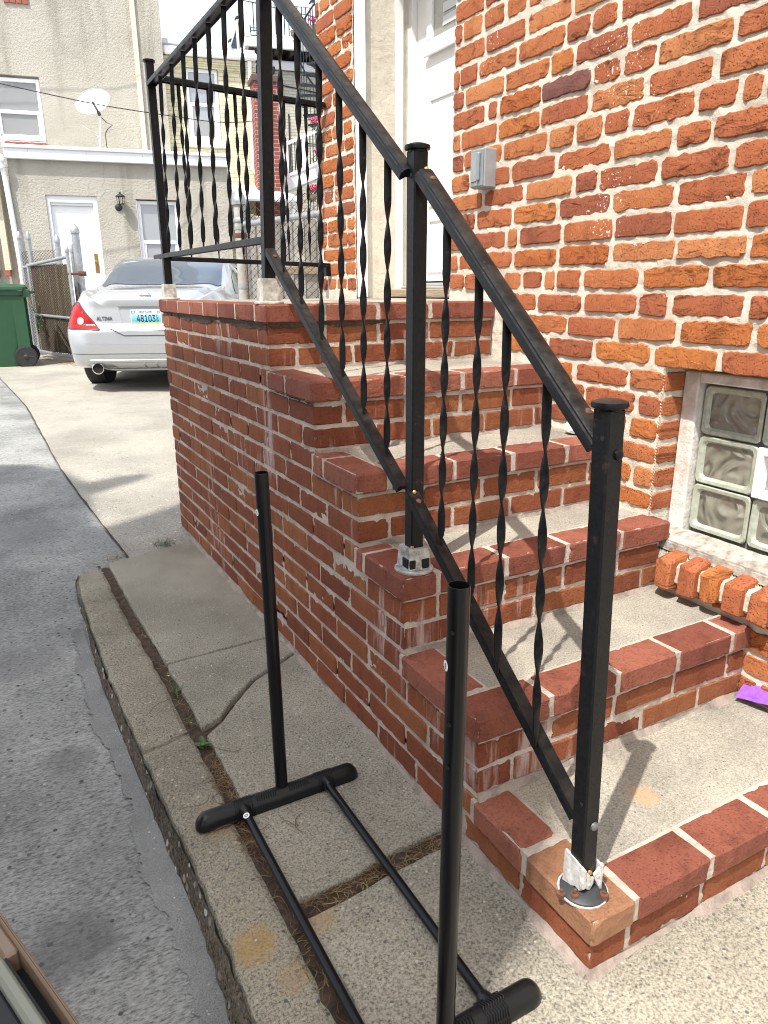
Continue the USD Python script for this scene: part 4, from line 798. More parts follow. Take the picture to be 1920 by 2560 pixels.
# ---------------------------------------------------------------- stucco building at the end of the alley
BA = math.radians(12); BE = np.array([cos(BA), -sin(BA), 0]); BN = np.array([sin(BA), cos(BA), 0]); BO = np.array([.72, 14.42, 0])
def bt(u, off, z): return BO+BE*u+BN*off+np.array([0, 0, z])
def bbox(u0, u1, o0, o1, z0, z1, b=0.):
    m = cbox(u0, u1, o0, o1, z0, z1, b) if b else box(u0, u1, o0, o1, z0, z1); v = m.vertices; m.vertices = BO+np.outer(v[:, 0], BE)+np.outer(v[:, 1], BN)+np.outer(v[:, 2], [0, 0, 1]); return m
m_stucco = M('beige_stucco', {'g': ('geometry', {}), 'n': ('noise_texture', {'scale': .9, 'detail': 6., 'roughness': .65}), 'r': ('rgb_ramp', {'ramp': [(.3, (.34, .318, .272)), (.5, (.425, .40, .345)), (.7, (.46, .435, .38))]}), 'ms': ('mapping', {'scale': (3., 3., .35)}), 'ns': ('noise_texture', {'scale': 1., 'detail': 5., 'roughness': .6}), 'rs': ('rgb_ramp', {'ramp': [(.30, (.66, .65, .62)), (.47, (1, 1, 1))]}), 'mm': ('mix', {'mix_type': 'multiply', 'fac': .8}), 'n2': ('noise_texture', {'scale': 26., 'detail': 5., 'roughness': .7}), 'b': ('bump', {'strength': 1., 'distance': .028}), 'p': ('principled_bsdf', {'roughness': .95, 'specular_ior_level': .15})},
    [('g.position', 'n.vector'), ('n.fac', 'r.fac'), ('g.position', 'ms.vector'), ('ms.vector', 'ns.vector'), ('ns.fac', 'rs.fac'), ('r.color', 'mm.color1'), ('rs.color', 'mm.color2'), ('mm.color', 'p.base_color'), ('g.position', 'n2.vector'), ('n2.fac', 'b.height'), ('b.normal', 'p.normal')])
m_pil = plain('pale_pilaster', (.60, .54, .42), .9, noise=.06, nscale=4., bump=.008, bscale=30.)
m_fascia = plain('white_fascia', (.74, .75, .77), .4)
m_glass_b = pane_mat('bg_window_glass', (.24, .25, .26), .12); m_redsill = plain('red_brick_sill', (.32, .10, .07), .85, noise=.3, nscale=12.)
sb = thing('stucco_building', bt(1, 0, 0), 'beige stucco rowhouse with a one storey rear extension and white roof edge', 'building')
def wall_holes(u0, u1, z0, z1, o0, o1, holes):
    q = sbox(u0, z0, u1, z1)
    for h in holes: q = q.difference(sbox(*h))
    m = ext(q, o1-o0); v = m.vertices.copy(); m.vertices = BO+np.outer(v[:, 0], BE)+np.outer(v[:, 2]+o0, BN)+np.outer(v[:, 1], [0, 0, 1]); m.fix_normals(); return m
part('wall', [wall_holes(-.60, 3.17, .1, 3.50, 0, .25, [(-.06, .2, .80, 2.82), (1.47, 1.25, 2.22, 2.79)]), bbox(-.60, -.35, .25, 4, .1, 3.5), bbox(2.92, 3.17, .25, 4, .1, 3.5), bbox(-.6, 3.17, .25, 1.5, 3.35, 3.48)], m_stucco, sb)
part('wall', [wall_holes(-3.5, 2.22, 3.4, 9.5, 1.5, 1.75, [(-.95, 3.89, -.075, 5.03)]), bbox(1.97, 2.22, 1.75, 7, 3.4, 9.5)], m_stucco, sb)
part('pilaster', [bbox(1.68, 1.77, 1.455, 1.5, 3.52, 9.5), bbox(1.94, 1.965, 1.48, 1.5, 3.52, 5.1)], m_pil, sb)
def bwindow(par, u0, u1, z0, z1, o, mid, fr=.06, name='window'):
    w_ = group_part(name, par)
    part('frame', [bbox(u0, u0+fr, o, o+.07, z0, z1, .006), bbox(u1-fr, u1, o, o+.07, z0, z1, .006), bbox(u0+fr, u1-fr, o, o+.07, z1-fr, z1, .006), bbox(u0+fr, u1-fr, o, o+.07, z0, z0+fr, .006), bbox(u0+fr, u1-fr, o+.008, o+.06, mid-.03, mid+.03, .006), bbox(u0+fr, u1-fr, o+.02, o+.05, z0+fr, z0+fr+.045, .004), bbox(u1-fr-.045, u1-fr, o+.02, o+.05, z0+fr, mid, .004), bbox(u0+fr, u0+fr+.045, o+.02, o+.05, z0+fr, mid, .004)], m_fascia, w_)
    part('pane', bbox(u0+fr, u1-fr, o+.04, o+.046, z0+fr, z1-fr), m_glass_b, w_); return w_
bwindow(sb, -.93, -.085, 3.93, 4.99, 1.54, 4.42); bwindow(sb, 1.48, 2.21, 1.27, 2.77, .05, 2.05)
part('blind', [bbox(1.56, 2.13, .16, .165, 1.35+.052*k, 1.39+.052*k) for k in range(27)], plain('bg_blind', (.5, .5, .5), .6), sb)
part('window_lintel', [bbox(1.44, 2.25, -.004, .02, 2.79, 2.835)], plain('grey_trim', (.36, .33, .28), .9), sb)
for k in range(7): part('sill_brick', bbox(-.80+.105*k, -.80+.105*k+.095, 1.44, 1.56, 3.83, 3.895, .006), m_redsill, sb)
for k in range(4): part('header_brick', bbox(-.50+.105*k, -.50+.105*k+.095, 1.47, 1.52, 6.19, 6.42, .006), m_redsill, sb)
part('fascia', [bbox(-.62, 3.22, -.10, .0, 3.38, 3.545, .01)], m_fascia, sb); part('roof_edge', [bbox(-.64, 3.23, -.13, .3, 3.545, 3.60, .012)], m_white, sb); part('fascia_seam', [bbox(-.24+.95*k, -.237+.95*k, -.103, -.1, 3.42, 3.54) for k in range(4)], m_grey_box, sb)
part('roof', [bbox(-.6, 3.17, .3, 1.5, 3.48, 3.56)], m_white, sb)
dd = group_part('back_door', sb)
part('door_frame', [bbox(-.06, .0, .03, .16, .25, 2.82, .006), bbox(.72, .80, .03, .16, .25, 2.82, .006), bbox(0, .72, .03, .16, 2.70, 2.82, .006), bbox(0, .72, .06, .16, 2.655, 2.70, .006)], m_fascia, dd)
part('door_leaf', bbox(.003, .717, .10, .145, .25, 2.652, .004), plain('white_door_leaf', (.78, .79, .80), .4), dd)
part('door_plate', bbox(.635, .70, .088, .10, 1.50, 1.84, .004), m_brass, dd)
part('door_knob', lathe([(.008, 0), (.012, .03), (.03, .045), (.034, .06), (.025, .075), (0, .08)], bt(.668, .09, 1.69), 14, -BN), m_brass, dd, smooth=40)
ds = group_part('downspout', sb)
part('downspout_pipe', [tube([bt(-.68, -.08, 3.22), bt(-.66, -.05, 3.05), bt(-.61, -.05, 1.55)], .045, 10), tube([bt(-.86, -.12, 3.38), bt(-.72, -.10, 3.34), bt(-.68, -.08, 3.22)], .06, 10)], m_fascia, ds, smooth=40)
part('downspout_base', tube([bt(-.61, -.05, 1.56), bt(-.60, -.05, .3)], .052, 10), m_white_old, ds, smooth=40)
part('gutter_end', [bbox(-1.6, -.63, -.16, 0, 3.30, 3.44, .03)], m_fascia, sb)
nb = thing('neighbour_house', bt(-2, 1, 0), 'second beige rowhouse left of the white downspout', 'building')
part('wall', [bbox(-4.2, -.66, .35, .6, .1, 3.3)], m_stucco, nb); part('pilaster', [bbox(-.92, -.82, .2, .35, 1.55, 3.4), bbox(-1.12, -1.02, .25, .35, 1.55, 3.4)], m_pil, nb); part('brick_block', [bbox(-.93, -.83, .15, .3, 1.44, 1.55, .01), bbox(-1.13, -1.03, .18, .33, 1.42, 1.53, .01)], m_redsill, nb)
part('wall_crack', [tube([bt(.98+.05*math.sin(3*k_)-.01*k_, -.001, 3.36-.09*k_) for k_ in range(8)], .0035, 4)], m_grey_box, sb)
# satellite dish
dish = thing('satellite_dish', bt(.9, 1, 3.56), 'white oval satellite dish on a grey pole on the flat roof', 'satellite dish')
dc = bt(.86, .98, 4.56); dn = np.array([-.35, -.86, .36]); dn /= np.linalg.norm(dn); _, da, db = frame_of(dn)
ang = math.radians(-25); ex, ey = da*cos(ang)+db*sin(ang), -da*sin(ang)+db*cos(ang)
def dishf(r, t): return dc+np.outer(r*np.cos(t)*.33, ex)+np.outer(r*np.sin(t)*.235, ey)+np.outer(.05*(r**2-1), dn)
dm = grid(np.linspace(0, 1, 10), np.linspace(0, 2*pi, 41), dishf); part('reflector', dm, plain('dish_white', (.72, .73, .74), .4), dish, smooth=True)
part('rim', tube([dishf(np.array([1.]), np.array([t]))[0] for t in np.linspace(0, 2*pi, 40)], .006, 6, False), m_grey_box, dish)
part('feed_arm', [tube([dc-.05*dn+.02*ey, dc-.3*ey+.12*dn], .020, 8), tube([dc-.30*ey+.12*dn-.0*ex, dc-.33*ey+.06*dn], .03, 8)], m_black, dish)
pb = bt(.89, 1.05, 3.57); ptop = dc-.30*ey-.02*dn; part('pole', tube([pb, pb+[0, 0, .12], (pb+ptop)/2+[0, 0, .1], ptop], .026, 10), m_metal, dish, smooth=40)
part('foot_plate', bbox(.82, .98, .98, 1.14, 3.56, 3.59, .006), m_metal, dish)
part('stay', [tube([(pb+ptop)/2, bt(.62, 1.35, 4.22)], .009, 6), tube([(pb+ptop)/2+[0, 0, .08], bt(1.22, 1.35, 4.20)], .009, 6)], m_metal, dish)
part('dish_cable', tube([ptop, ptop+.1*BE+[0, 0, -.1], ptop+.2*BE+[0, 0, -.14], ptop+.1*BE+[0, 0, -.22], ptop+.06*BE+[0, 0, -.3], bt(1.02, 1.1, 3.85), bt(1.06, 1.1, 3.57)], .008, 5), m_black, dish)
# wall lamp
wl = thing('wall_lamp', bt(1.16, 0, 2.68), 'small black lantern wall lamp between the white door and the window', 'lamp')
lp0 = bt(1.16, 0, 2.64)
part('back_plate', lathe([(.065, 0), (.06, .02), (.03, .035), (0, .04)], lp0, 16, -BN), m_black, wl, smooth=40)
part('lantern_cage', [tube([lp0-BN*.06+BE*.0, lp0-BN*.10+BE*.03+[0, 0, .07], lp0-BN*.12+BE*.05+[0, 0, .19]], .007, 6)]+[tube([lp0-BN*.12+BE*(.05+.05*cos(a))-BN*.05*sin(a)+[0, 0, .05], lp0-BN*.12+BE*(.05+.075*cos(a))-BN*.075*sin(a)+[0, 0, .15], lp0-BN*.12+BE*.05+[0, 0, .21]], .006, 5) for a in np.linspace(0, 2*pi, 6, endpoint=False)]+[lathe([(.05, 0), (.055, .01), (0, .02)], lp0-BN*.12+BE*.05+np.array([0, 0, .04]), 12), lathe([(.09, 0), (.06, .03), (.015, .05), (.02, .07), (0, .08)], lp0-BN*.12+BE*.05+np.array([0, 0, .17]), 12)], m_black, wl)

# ---------------------------------------------------------------- yellow painted brick house, chimney wall, deck, stair, balcony
def pbrick(name, col, dark, mort, sc=1.0):
    return M(name, {'g': ('geometry', {}), 'mp': ('mapping', {'rotation': (0, 0, BA), 'location': (0, 0, 0)}), 'sx': ('separate_xyz', {}), 'cx': ('combine_xyz', {}), 'ad': ('math', {'math_type': 'add'}), 'b': ('brick_texture', {'color1': col, 'color2': dark, 'mortar': mort, 'scale': 1., 'mortar_size': .006*sc, 'mortar_smooth': .3, 'brick_width': .215*sc, 'row_height': .075*sc, 'bias': -.1}),
        'n': ('noise_texture', {'scale': 3., 'detail': 6., 'roughness': .7}), 'r': ('rgb_ramp', {'ramp': [(.3, (.72, .7, .64)), (.55, (1, 1, 1))]}), 'm': ('mix', {'mix_type': 'multiply', 'fac': .8}), 'bu': ('bump', {'strength': 1., 'distance': .01, 'invert': True}), 'p': ('principled_bsdf', {'roughness': .9})},
        [('g.position', 'mp.vector'), ('mp.vector', 'sx.vector'), ('sx.x', 'ad.value1'), ('sx.y', 'ad.value2'), ('ad.value', 'cx.x'), ('sx.z', 'cx.y'), ('cx.vector', 'b.vector'), ('g.position', 'n.vector'), ('n.fac', 'r.fac'), ('b.color', 'm.color1'), ('r.color', 'm.color2'), ('m.color', 'p.base_color'), ('b.fac', 'bu.height'), ('bu.normal', 'p.normal')])
m_yel = pbrick('cream_painted_brick', (.66, .62, .42), (.63, .585, .40), (.50, .46, .33)); m_wbr = pbrick('white_painted_brick', (.56, .55, .47), (.52, .51, .44), (.42, .41, .35)); m_rbr = pbrick('red_brick_far', (.24, .055, .045), (.19, .045, .04), (.40, .33, .29), 1.)
yh = thing('cream_house', bt(3.2, 1.75, 0), 'cream painted brick house with white gutter and sash window behind the stucco building', 'building')
part('wall', [wall_holes(2.221, 4.04, .1, 5.66, 1.75, 2.0, [(2.61, 4.10, 3.27, 5.45)]), bbox(3.8, 4.04, 2.0, 7, .1, 5.66)], m_yel, yh)
part('cornice', [bbox(2.221, 4.04, 1.69, 1.75, 5.52, 5.61, .01), bbox(2.221, 4.04, 1.72, 1.75, 5.44, 5.52, .006)], m_yel, yh)
part('roof', [bbox(2.221, 4.04, 1.75, 7, 5.67, 5.84)], plain('grey_roofing', (.42, .42, .44), .8), yh); part('vent_pipe', [bbox(2.25, 2.36, 2.2, 2.3, 5.8, 6.05)], m_fascia, yh)
part('gutter', [bbox(2.225, 4.06, 1.58, 1.72, 5.62, 5.76, .035)], m_fascia, yh); bwindow(yh, 2.62, 3.26, 4.11, 5.44, 1.79, 4.80)
part('curtain', grid(np.linspace(2.70, 3.19, 60), np.linspace(4.84, 5.38, 6), lambda u, z: BO+np.outer(u, BE)+np.outer(1.845+.01*np.sin(u*60), BN)+np.outer(z, [0, 0, 1])), plain('lace_curtain', (.35, .35, .28), .9), yh, smooth=True)
part('window_sill', [bbox(2.56, 3.34, 1.69, 1.78, 4.00, 4.115, .01)], m_white, yh)
part('downspout', [tube([bt(3.91, 1.66, 5.62), bt(3.91, 1.70, 5.45), bt(3.88, 1.70, 3.62), bt(3.94, 1.66, 3.48), bt(4.15, 1.5, 3.28)], .042, 8)], m_fascia, yh, smooth=40)
ch_ = thing('brick_chimney_wall', bt(4.1, 1.2, 0), 'dark red brick party wall rising behind the black corner post', 'wall')
part('wall', [bbox(3.90, 4.39, 1.2, 3.6, 2.2, 5.16)], m_rbr, ch_); part('coping', [bbox(3.86, 4.42, 1.16, 3.6, 5.16, 5.27, .01)], plain('dark_coping', (.09, .06, .055), .9), ch_)
wh = thing('white_brick_house', bt(5.5, 6, 0), 'off white painted brick house with white gutter under the roof deck', 'building')
part('wall', [bbox(4.5, 9.5, 6., 6.25, .1, 6.6)], m_wbr, wh); part('gutter', [bbox(5.0, 9.5, 5.84, 5.98, 6.60, 6.80, .035)], m_fascia, wh)
part('roof', [bbox(4.4, 9.5, 6.0, 12, 6.62, 6.74)], m_grey_box, wh); part('eave', [bbox(4.35, 5.1, 5.75, 6.3, 6.5, 6.62)], plain('dark_eave', (.05, .04, .04), .9), wh)
part('cable', [tube([bt(5.0, 5.98, 6.3), bt(6.2, 5.98, 6.15), bt(7.5, 5.98, 6.2)], .015, 5), tube([bt(5.45, 5.98, 5.6), bt(5.45, 5.98, 3.8)], .02, 5), tube([bt(4.9, 5.98, 5.0), bt(6.3, 5.98, 4.9)], .012, 5)], m_black, wh)
# roof deck with white posts and black pickets
dk = thing('roof_deck', bt(5, 6, 7), 'white roof deck with black picket railing high above the gutter', 'deck')
m_blackrail = plain('black_picket', (.02, .03, .045), .5)
part('deck_rim', [bbox(4.36, 9., 5.55, 5.65, 6.98, 7.20, .01), bbox(4.36, 4.46, 5.65, 10, 6.98, 7.2, .01)], m_white, dk); part('deck_floor', [bbox(4.46, 9, 5.65, 10, 7.10, 7.18)], m_wood, dk)
part('joist', [bbox(4.7+.4*k, 4.78+.4*k, 5.66, 9.9, 6.9, 7.09) for k in range(10)], plain('dark_joist', (.06, .05, .045), .9), dk)
posts = [(4.42, 5.6), (6.1, 5.6), (7.8, 5.6), (4.42, 7.3), (4.42, 9.2)]
for u, o in posts:
    p_ = part('deck_post', bbox(u-.06, u+.06, o-.06, o+.06, 7.18, 8.05, .006), m_white, dk); part('post_lantern', [bbox(u-.085, u+.085, o-.085, o+.085, 8.05, 8.08, .006), bbox(u-.05, u+.05, o-.05, o+.05, 8.08, 8.14, .02)], m_blackrail, p_)
part('deck_rail', [bbox(4.48, 9, 5.57, 5.63, 7.94, 7.99, .005), bbox(4.48, 9, 5.575, 5.625, 7.24, 7.28, .005), bbox(4.39, 4.45, 5.66, 9.2, 7.94, 7.99, .005), bbox(4.39, 4.45, 5.66, 9.2, 7.24, 7.28, .005)], m_white, dk)
pk = [bbox(4.42-.011, 4.42+.011, 5.66+.11*k-.011, 5.66+.11*k+.011, 7.28, 7.94) for k in range(32)]+[bbox(4.48+.11*k-.011, 4.48+.11*k+.011, 5.59, 5.612, 7.28, 7.94) for k in range(40)]
for m_ in pk: part('picket', m_, m_blackrail, dk)
ck = thing('deck_chair', bt(4.9, 7.2, 7.18), 'black metal chair on the roof deck', 'chair')
part('chair_frame', [tube([bt(4.75+dx_, 6.9, 7.18), bt(4.75+dx_, 6.95, 7.55), bt(4.75+dx_, 7.25, 7.6), bt(4.75+dx_, 7.45, 8.0)], .018, 6) for dx_ in (0, .45)]+[tube([bt(4.75, 6.95+.06*k, 7.56), bt(5.2, 6.95+.06*k, 7.56)], .012, 5) for k in range(6)]+[tube([bt(4.75, 7.3+.035*k, 7.66+.07*k), bt(5.2, 7.3+.035*k, 7.66+.07*k)], .012, 5) for k in range(5)], m_blackrail, ck)
# spiral stair
sp = thing('spiral_stair', bt(6.0, 5, 4), 'black metal spiral stair beside the white brick house', 'stair')
sc_ = (6.30, 4.9); part('centre_pole', tube([bt(*sc_, .3), bt(*sc_, 8.0)], .06, 12), m_blackrail, sp, smooth=40)
hr, ba = [], []
for i in range(26):
    a = -2.6+i*.30; z_ = 2.4+.19*i; p0 = np.array([cos(a), sin(a)]); q0 = np.array([cos(a+.3), sin(a+.3)])
    tr_ = hull([bt(sc_[0]+r_*w_[0], sc_[1]+r_*w_[1], z_+dz) for r_, w_ in ((.06, p0), (.75, p0), (.75, q0), (.06, q0)) for dz in (0, .04)]); part('stair_tread', tr_, m_blackrail, sp)
    hr.append(bt(sc_[0]+.75*p0[0], sc_[1]+.75*p0[1], z_+.98))
    for f_ in (0, .5): a2 = a+.3*f_; ba.append(tube([bt(sc_[0]+.75*cos(a2), sc_[1]+.75*sin(a2), z_+.04), bt(sc_[0]+.75*cos(a2), sc_[1]+.75*sin(a2), z_+.98+.19*f_)], .010, 5))
part('handrail', tube(hr, .022, 6), m_blackrail, sp, smooth=40); [part('stair_baluster', b_, m_blackrail, sp) for b_ in ba]
# lower white balcony
lo = thing('white_balcony', bt(5.4, 4, 3.7), 'white lower balcony with black pickets below the spiral stair', 'balcony')
SLP = .42
def slab_b(u0, u1, z0, z1, o0=3.96, o1=4.04): # sloping with the stair flight
    return hull([bt(u, o, z+SLP*(u-5)) for u in (u0, u1) for o in (o0, o1) for z in (z0, z1)])
part('balcony_rail', [slab_b(4.97, 6.6, 4.50, 4.58), slab_b(4.97, 6.6, 3.80, 3.87)], m_white, lo)
for u in (5.0, 5.42, 6.0, 6.5): part('balcony_post', slab_b(u-.04, u+.04, 3.8, 4.60, 3.95, 4.05), m_white, lo)
for k in range(20):
    u = 5.06+.075*k
    part('balcony_picket', slab_b(u-.010, u+.010, 3.86, 4.51, 3.99, 4.01), m_blackrail, lo)
part('balcony_rim', [slab_b(4.95, 6.7, 3.50, 3.78, 3.98, 5.5)], m_white, lo)
def flowers(cu, co, cz, n, r, lab, basket=True):
    t_ = thing('flower_basket', bt(cu, co, cz), lab, 'flowers', None)
    P = rng.normal(0, 1, (n, 3)); P /= np.linalg.norm(P, axis=1, keepdims=True); P *= r*rng.random((n, 1))**.4; P[:, 2] *= .8
    lv = [leaf(bt(cu+p[0], co+p[1], cz+p[2]-.05), rng.uniform(.07, .12), rng.uniform(.03, .05), rng.random()*6.28, rng.uniform(-.7, .7)) for p in P]
    part('foliage', lv, plain('basket_leaf', (.07, .11, .035), .6, noise=.5, nscale=20.) if not stage.GetPrimAtPath('/World/Looks/basket_leaf') else UsdShade.Material.Get(stage, '/World/Looks/basket_leaf'), t_)
    fl_ = []
    for p in P[:n//2]:
        for _ in range(3):
            m_ = trimesh.creation.icosphere(1, rng.uniform(.015, .028)); m_.vertices += bt(cu+p[0]*.9+rng.normal(0, .025), co+p[1]-.05, cz+abs(p[2])*.8+.05+rng.normal(0, .025)); fl_.append(m_)
    part('blossom', fl_, plain('pink_petal', (.60, .05, .17), .6, noise=.4, nscale=30.) if not stage.GetPrimAtPath('/World/Looks/pink_petal') else UsdShade.Material.Get(stage, '/World/Looks/pink_petal'), t_)
    if basket: part('basket', lathe([(.02, -.16), (.12, -.1), (.15, 0), (.14, .0)], bt(cu, co, cz-.05), 14), m_wood, t_)
flowers(5.62, 5.45, 7.40, 26, .16, 'pink flowers hanging on the left of the roof deck front'); flowers(6.10, 5.45, 7.55, 24, .16, 'pink flowers beside the brick house corner at deck height')
flowers(5.98, 4.7, 6.55, 34, .24, 'leafy pink flower basket under the roof deck by the stair'); flowers(5.70, 3.85, 4.98, 30, .16, 'bright pink flowers on the top end of the balcony rail', False); flowers(5.55, 3.7, 3.45, 40, .19, 'pink flower basket hanging below the balcony'); flowers(5.7, 3.85, 4.30, 16, .13, 'faded pink flowers among the balcony pickets', False)
# white awning roof with gutter
aw = thing('porch_roof', bt(4, 1, 3), 'low white porch roof with grey gutter behind the landing', 'porch')
part('roof_plane', [hull([bt(3.25, .85, 3.05), bt(4.62, .85, 3.03), bt(3.25, 2.45, 3.52), bt(4.25, 2.45, 3.44), bt(4.62, .85, 3.0), bt(3.25, .85, 3.02)])], m_white, aw)
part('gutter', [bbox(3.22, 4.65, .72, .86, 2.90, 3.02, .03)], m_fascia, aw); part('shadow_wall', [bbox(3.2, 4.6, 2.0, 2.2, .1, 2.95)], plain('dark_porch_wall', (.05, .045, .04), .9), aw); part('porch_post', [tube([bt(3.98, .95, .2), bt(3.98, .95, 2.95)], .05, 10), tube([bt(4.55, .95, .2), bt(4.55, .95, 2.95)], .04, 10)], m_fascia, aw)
# board fence behind the chain link
bf = thing('board_fence', (2.5, 7.4, 0), 'weathered grey board fence behind the chain link by the house corner', 'fence')
k = 0
for x_ in np.arange(1.75, 4.2, .142):
    part('board', cbox(x_, x_+.136, 6.9+.1*(x_-1.7)+rng.uniform(-.006, .006), 6.93+.1*(x_-1.7), .2, 1.93+rng.uniform(-.02, .02), .004), plain(f'fence_board_{k%3}', [(.40, .38, .34), (.47, .45, .41), (.34, .31, .27)][k % 3], .9, noise=.35, nscale=9.) if k < 3 else UsdShade.Material.Get(stage, f'/World/Looks/fence_board_{k%3}'), bf); k += 1
part('rail', cbox(1.75, 4.2, 6.95, 7.02, 1.35, 1.43, .004), m_wood, bf)
# chain link fence beside the landing
def chain(p0, p1, z0, z1, d, r, seed=0, sides=3):
    p0, p1 = np.asarray(p0, float), np.asarray(p1, float); L = np.linalg.norm(p1-p0); e = (p1-p0)/L; nn = np.array([-e[1], e[0], 0]); nw = int(L/d); out = []; ns = int((z1-z0)/(d*.5))
    for i in range(nw+1):
        t = np.arange(ns+1); pts = [p0+e*min(max((i*d+(d*.5 if (k_+i) % 2 else -d*.5*.98)), 0), L)+np.array([0, 0, z0+k_*d*.5])+nn*(r*1.2 if (k_+i) % 2 else -r*1.2) for k_ in t]; out.append(tube(pts, r, sides, False))
    return out
m_galv = plain('galvanised_pipe', (.40, .41, .42), .42, .55, col2=(.27, .28, .29), nscale=25., bump=.0006, bscale=120.)
m_galv_old = plain('weathered_pipe', (.42, .43, .41), .7, .15, col2=(.30, .27, .23), nscale=16., bump=.001, bscale=80.)
m_rwire = plain('rusty_wire', (.075, .045, .032), .8, .1, col2=(.035, .027, .024), nscale=30.)
cf = thing('chain_link_fence', (1.5, 5, 0), 'rusty chain link fence with a bullet capped post behind the landing', 'fence')
CA, CB = np.array([1.235, 5.42, 0]), np.array([1.46, 4.20, 0])
def bullet(c, r, h=1.): return lathe([(r*1.12, -.02), (r*1.14, 0), (r*1.1, .012), (r*1.0, .03*h), (r*.8, .055*h), (r*.45, .08*h), (0, .092*h)], c, 18)
part('post', [tube([CA+[0, 0, .1], CA+[0, 0, 1.86]], .046, 16)], m_galv_old, cf, smooth=40, label='thick weathered post with bullet cap'); part('post_cap', bullet(CA+[0, 0, 1.87], .052, 1.1), m_galv, cf, smooth=40); part('post_sleeve', lathe([(.053, -.14), (.054, -.12), (.0465, -.11)], CA+[0, 0, 1.86], 16), m_galv, cf, smooth=40); part('rust_collar', lathe([(.049, 0), (.053, .01), (.05, .03), (.047, .035)], CA+[0, 0, 1.60], 16), m_rust, cf, smooth=40)
part('post', [tube([CB+[0, 0, .1], CB+[0, 0, 1.80]], .028, 14)], m_galv_old, cf, smooth=40); part('post', [tube([CA+[.15, .3, .1], CA+[.15, .3, 1.9]], .03, 12)], m_galv, cf, smooth=40)
part('top_rail', tube([CA+[0, 0, 1.70], CB+[0, 0, 1.70]], .022, 12), m_galv, cf, smooth=40); [part('tension_band', lathe([(.049, 0), (.049, .025)], CA+[0, 0, z_], 14), m_galv, cf) for z_ in (1.2, 1.66)]
part('wire_mesh', chain(CA, CB, .2, 1.86, .055, .0029), m_rwire, cf)
part('tension_bar', tube([CA+(CB-CA)*.06+[0, 0, .2], CA+(CB-CA)*.06+[0, 0, 1.6]], .006, 5), m_rust, cf)
wb = thing('white_bucket', (1.9, 6., .2), 'white plastic tub behind the chain link fence', 'tub')
part('tub_body', lathe([(.0, 0), (.13, 0), (.16, .32), (.165, .33), (.15, .33), (.12, .02), (0, .02)], (2.0, 6.05, G1(6)+.62), 20), m_white, wb, smooth=40); part('tub_stand', cbox(1.8, 2.2, 5.85, 6.25, G1(6), G1(6)+.62, .01), m_wood, wb)
# ---------------------------------------------------------------- overhead wires
for pts, r_, lab in [([bt(-3, -1.2, 4.7), bt(-.8, -1.0, 4.38), bt(1.0, -.8, 4.14), bt(2.2, -.5, 4.1), bt(3.2, .5, 4.22), bt(4.6, 2.4, 4.75)], .008, 'thin dark wire sagging past the satellite dish'), ([bt(-3, 0.5, 7.3), bt(1.0, 0.8, 6.75), bt(3.5, 1.5, 6.65), bt(7.5, 3, 6.72)], .008, 'thin dark wire crossing the sky above the roofs')]:
    P_ = np.array(pts); t0 = np.linspace(0, 1, len(P_)); tt = np.linspace(0, 1, 40); from_ = np.stack([np.interp(tt, t0, P_[:, k]) for k in range(3)], 1)
    for _ in range(8): from_[1:-1] = .5*from_[1:-1]+.25*(from_[2:]+from_[:-2])
    part('overhead_wire', tube(from_, r_, 5), m_black, label=lab, cat='wire')
# ---------------------------------------------------------------- chain link gate at the left
gt = thing('chain_link_gate', (.1, 11, .2), 'rusty chain link gate with grey pipe frame between the bins and the car', 'gate')
ga, gb_ = np.array([.03, 11.55, 0]), np.array([.44, 10.30, 0]); gz = .26
part('frame_pipe', [tube([ga+[0, 0, gz+.05], ga+[0, 0, 1.56]], .024, 10), tube([gb_+[0, 0, gz+.05], gb_+[0, 0, 1.70]], .024, 10), tube([ga+[0, 0, 1.54], gb_+[0, 0, 1.62]], .024, 10), tube([ga+[0, 0, gz+.06], gb_+[0, 0, gz+.02]], .024, 10), tube([ga+[0, 0, .85], gb_+[0, 0, .82]], .021, 10)], m_galv, gt, smooth=40)
part('cap', [bullet(gb_+[0, 0, 1.70], .026, .7)], m_galv, gt, smooth=40)
part('wire_mesh', chain(ga, gb_, gz+.05, 1.55, .036, .0038), m_rwire, gt)
m_scr = M('rusty_screen', {'g': ('geometry', {}), 'mp': ('mapping', {'scale': (9., 9., .8)}), 'n': ('noise_texture', {'scale': 1., 'detail': 3.}), 'n2': ('noise_texture', {'scale': 60., 'detail': 3.}), 'r': ('rgb_ramp', {'ramp': [(.28, (.10, .035, .03)), (.40, (.14, .10, .06)), (.5, (.09, .05, .04)), (.6, (.20, .19, .07)), (.72, (.12, .10, .11))]}), 'r2': ('rgb_ramp', {'ramp': [(.35, (.35,)*3), (.6, (1.1,)*3)]}), 'm': ('mix', {'mix_type': 'multiply', 'fac': 1.}), 'p': ('principled_bsdf', {'roughness': .9})},
    [('g.position', 'mp.vector'), ('mp.vector', 'n.vector'), ('n.fac', 'r.fac'), ('g.position', 'n2.vector'), ('n2.fac', 'r2.fac'), ('r.color', 'm.color1'), ('r2.color', 'm.color2'), ('m.color', 'p.base_color')])
eg = (gb_-ga); part('woven_screen', hull([ga+eg*t_+[dx_, 0, z_] for t_ in (.03, .97) for dx_ in (.012, .018) for z_ in (gz+.07, 1.53)]), m_scr, gt)
part('latch', [cbox(gb_[0]-.03, gb_[0]+.20, gb_[1]-.02, gb_[1]+.02, 1.39, 1.42, .006), lathe([(.05, -.03), (.055, 0), (.05, .03)], gb_+[.18, .16, 1.41], 12)], m_rust, gt)
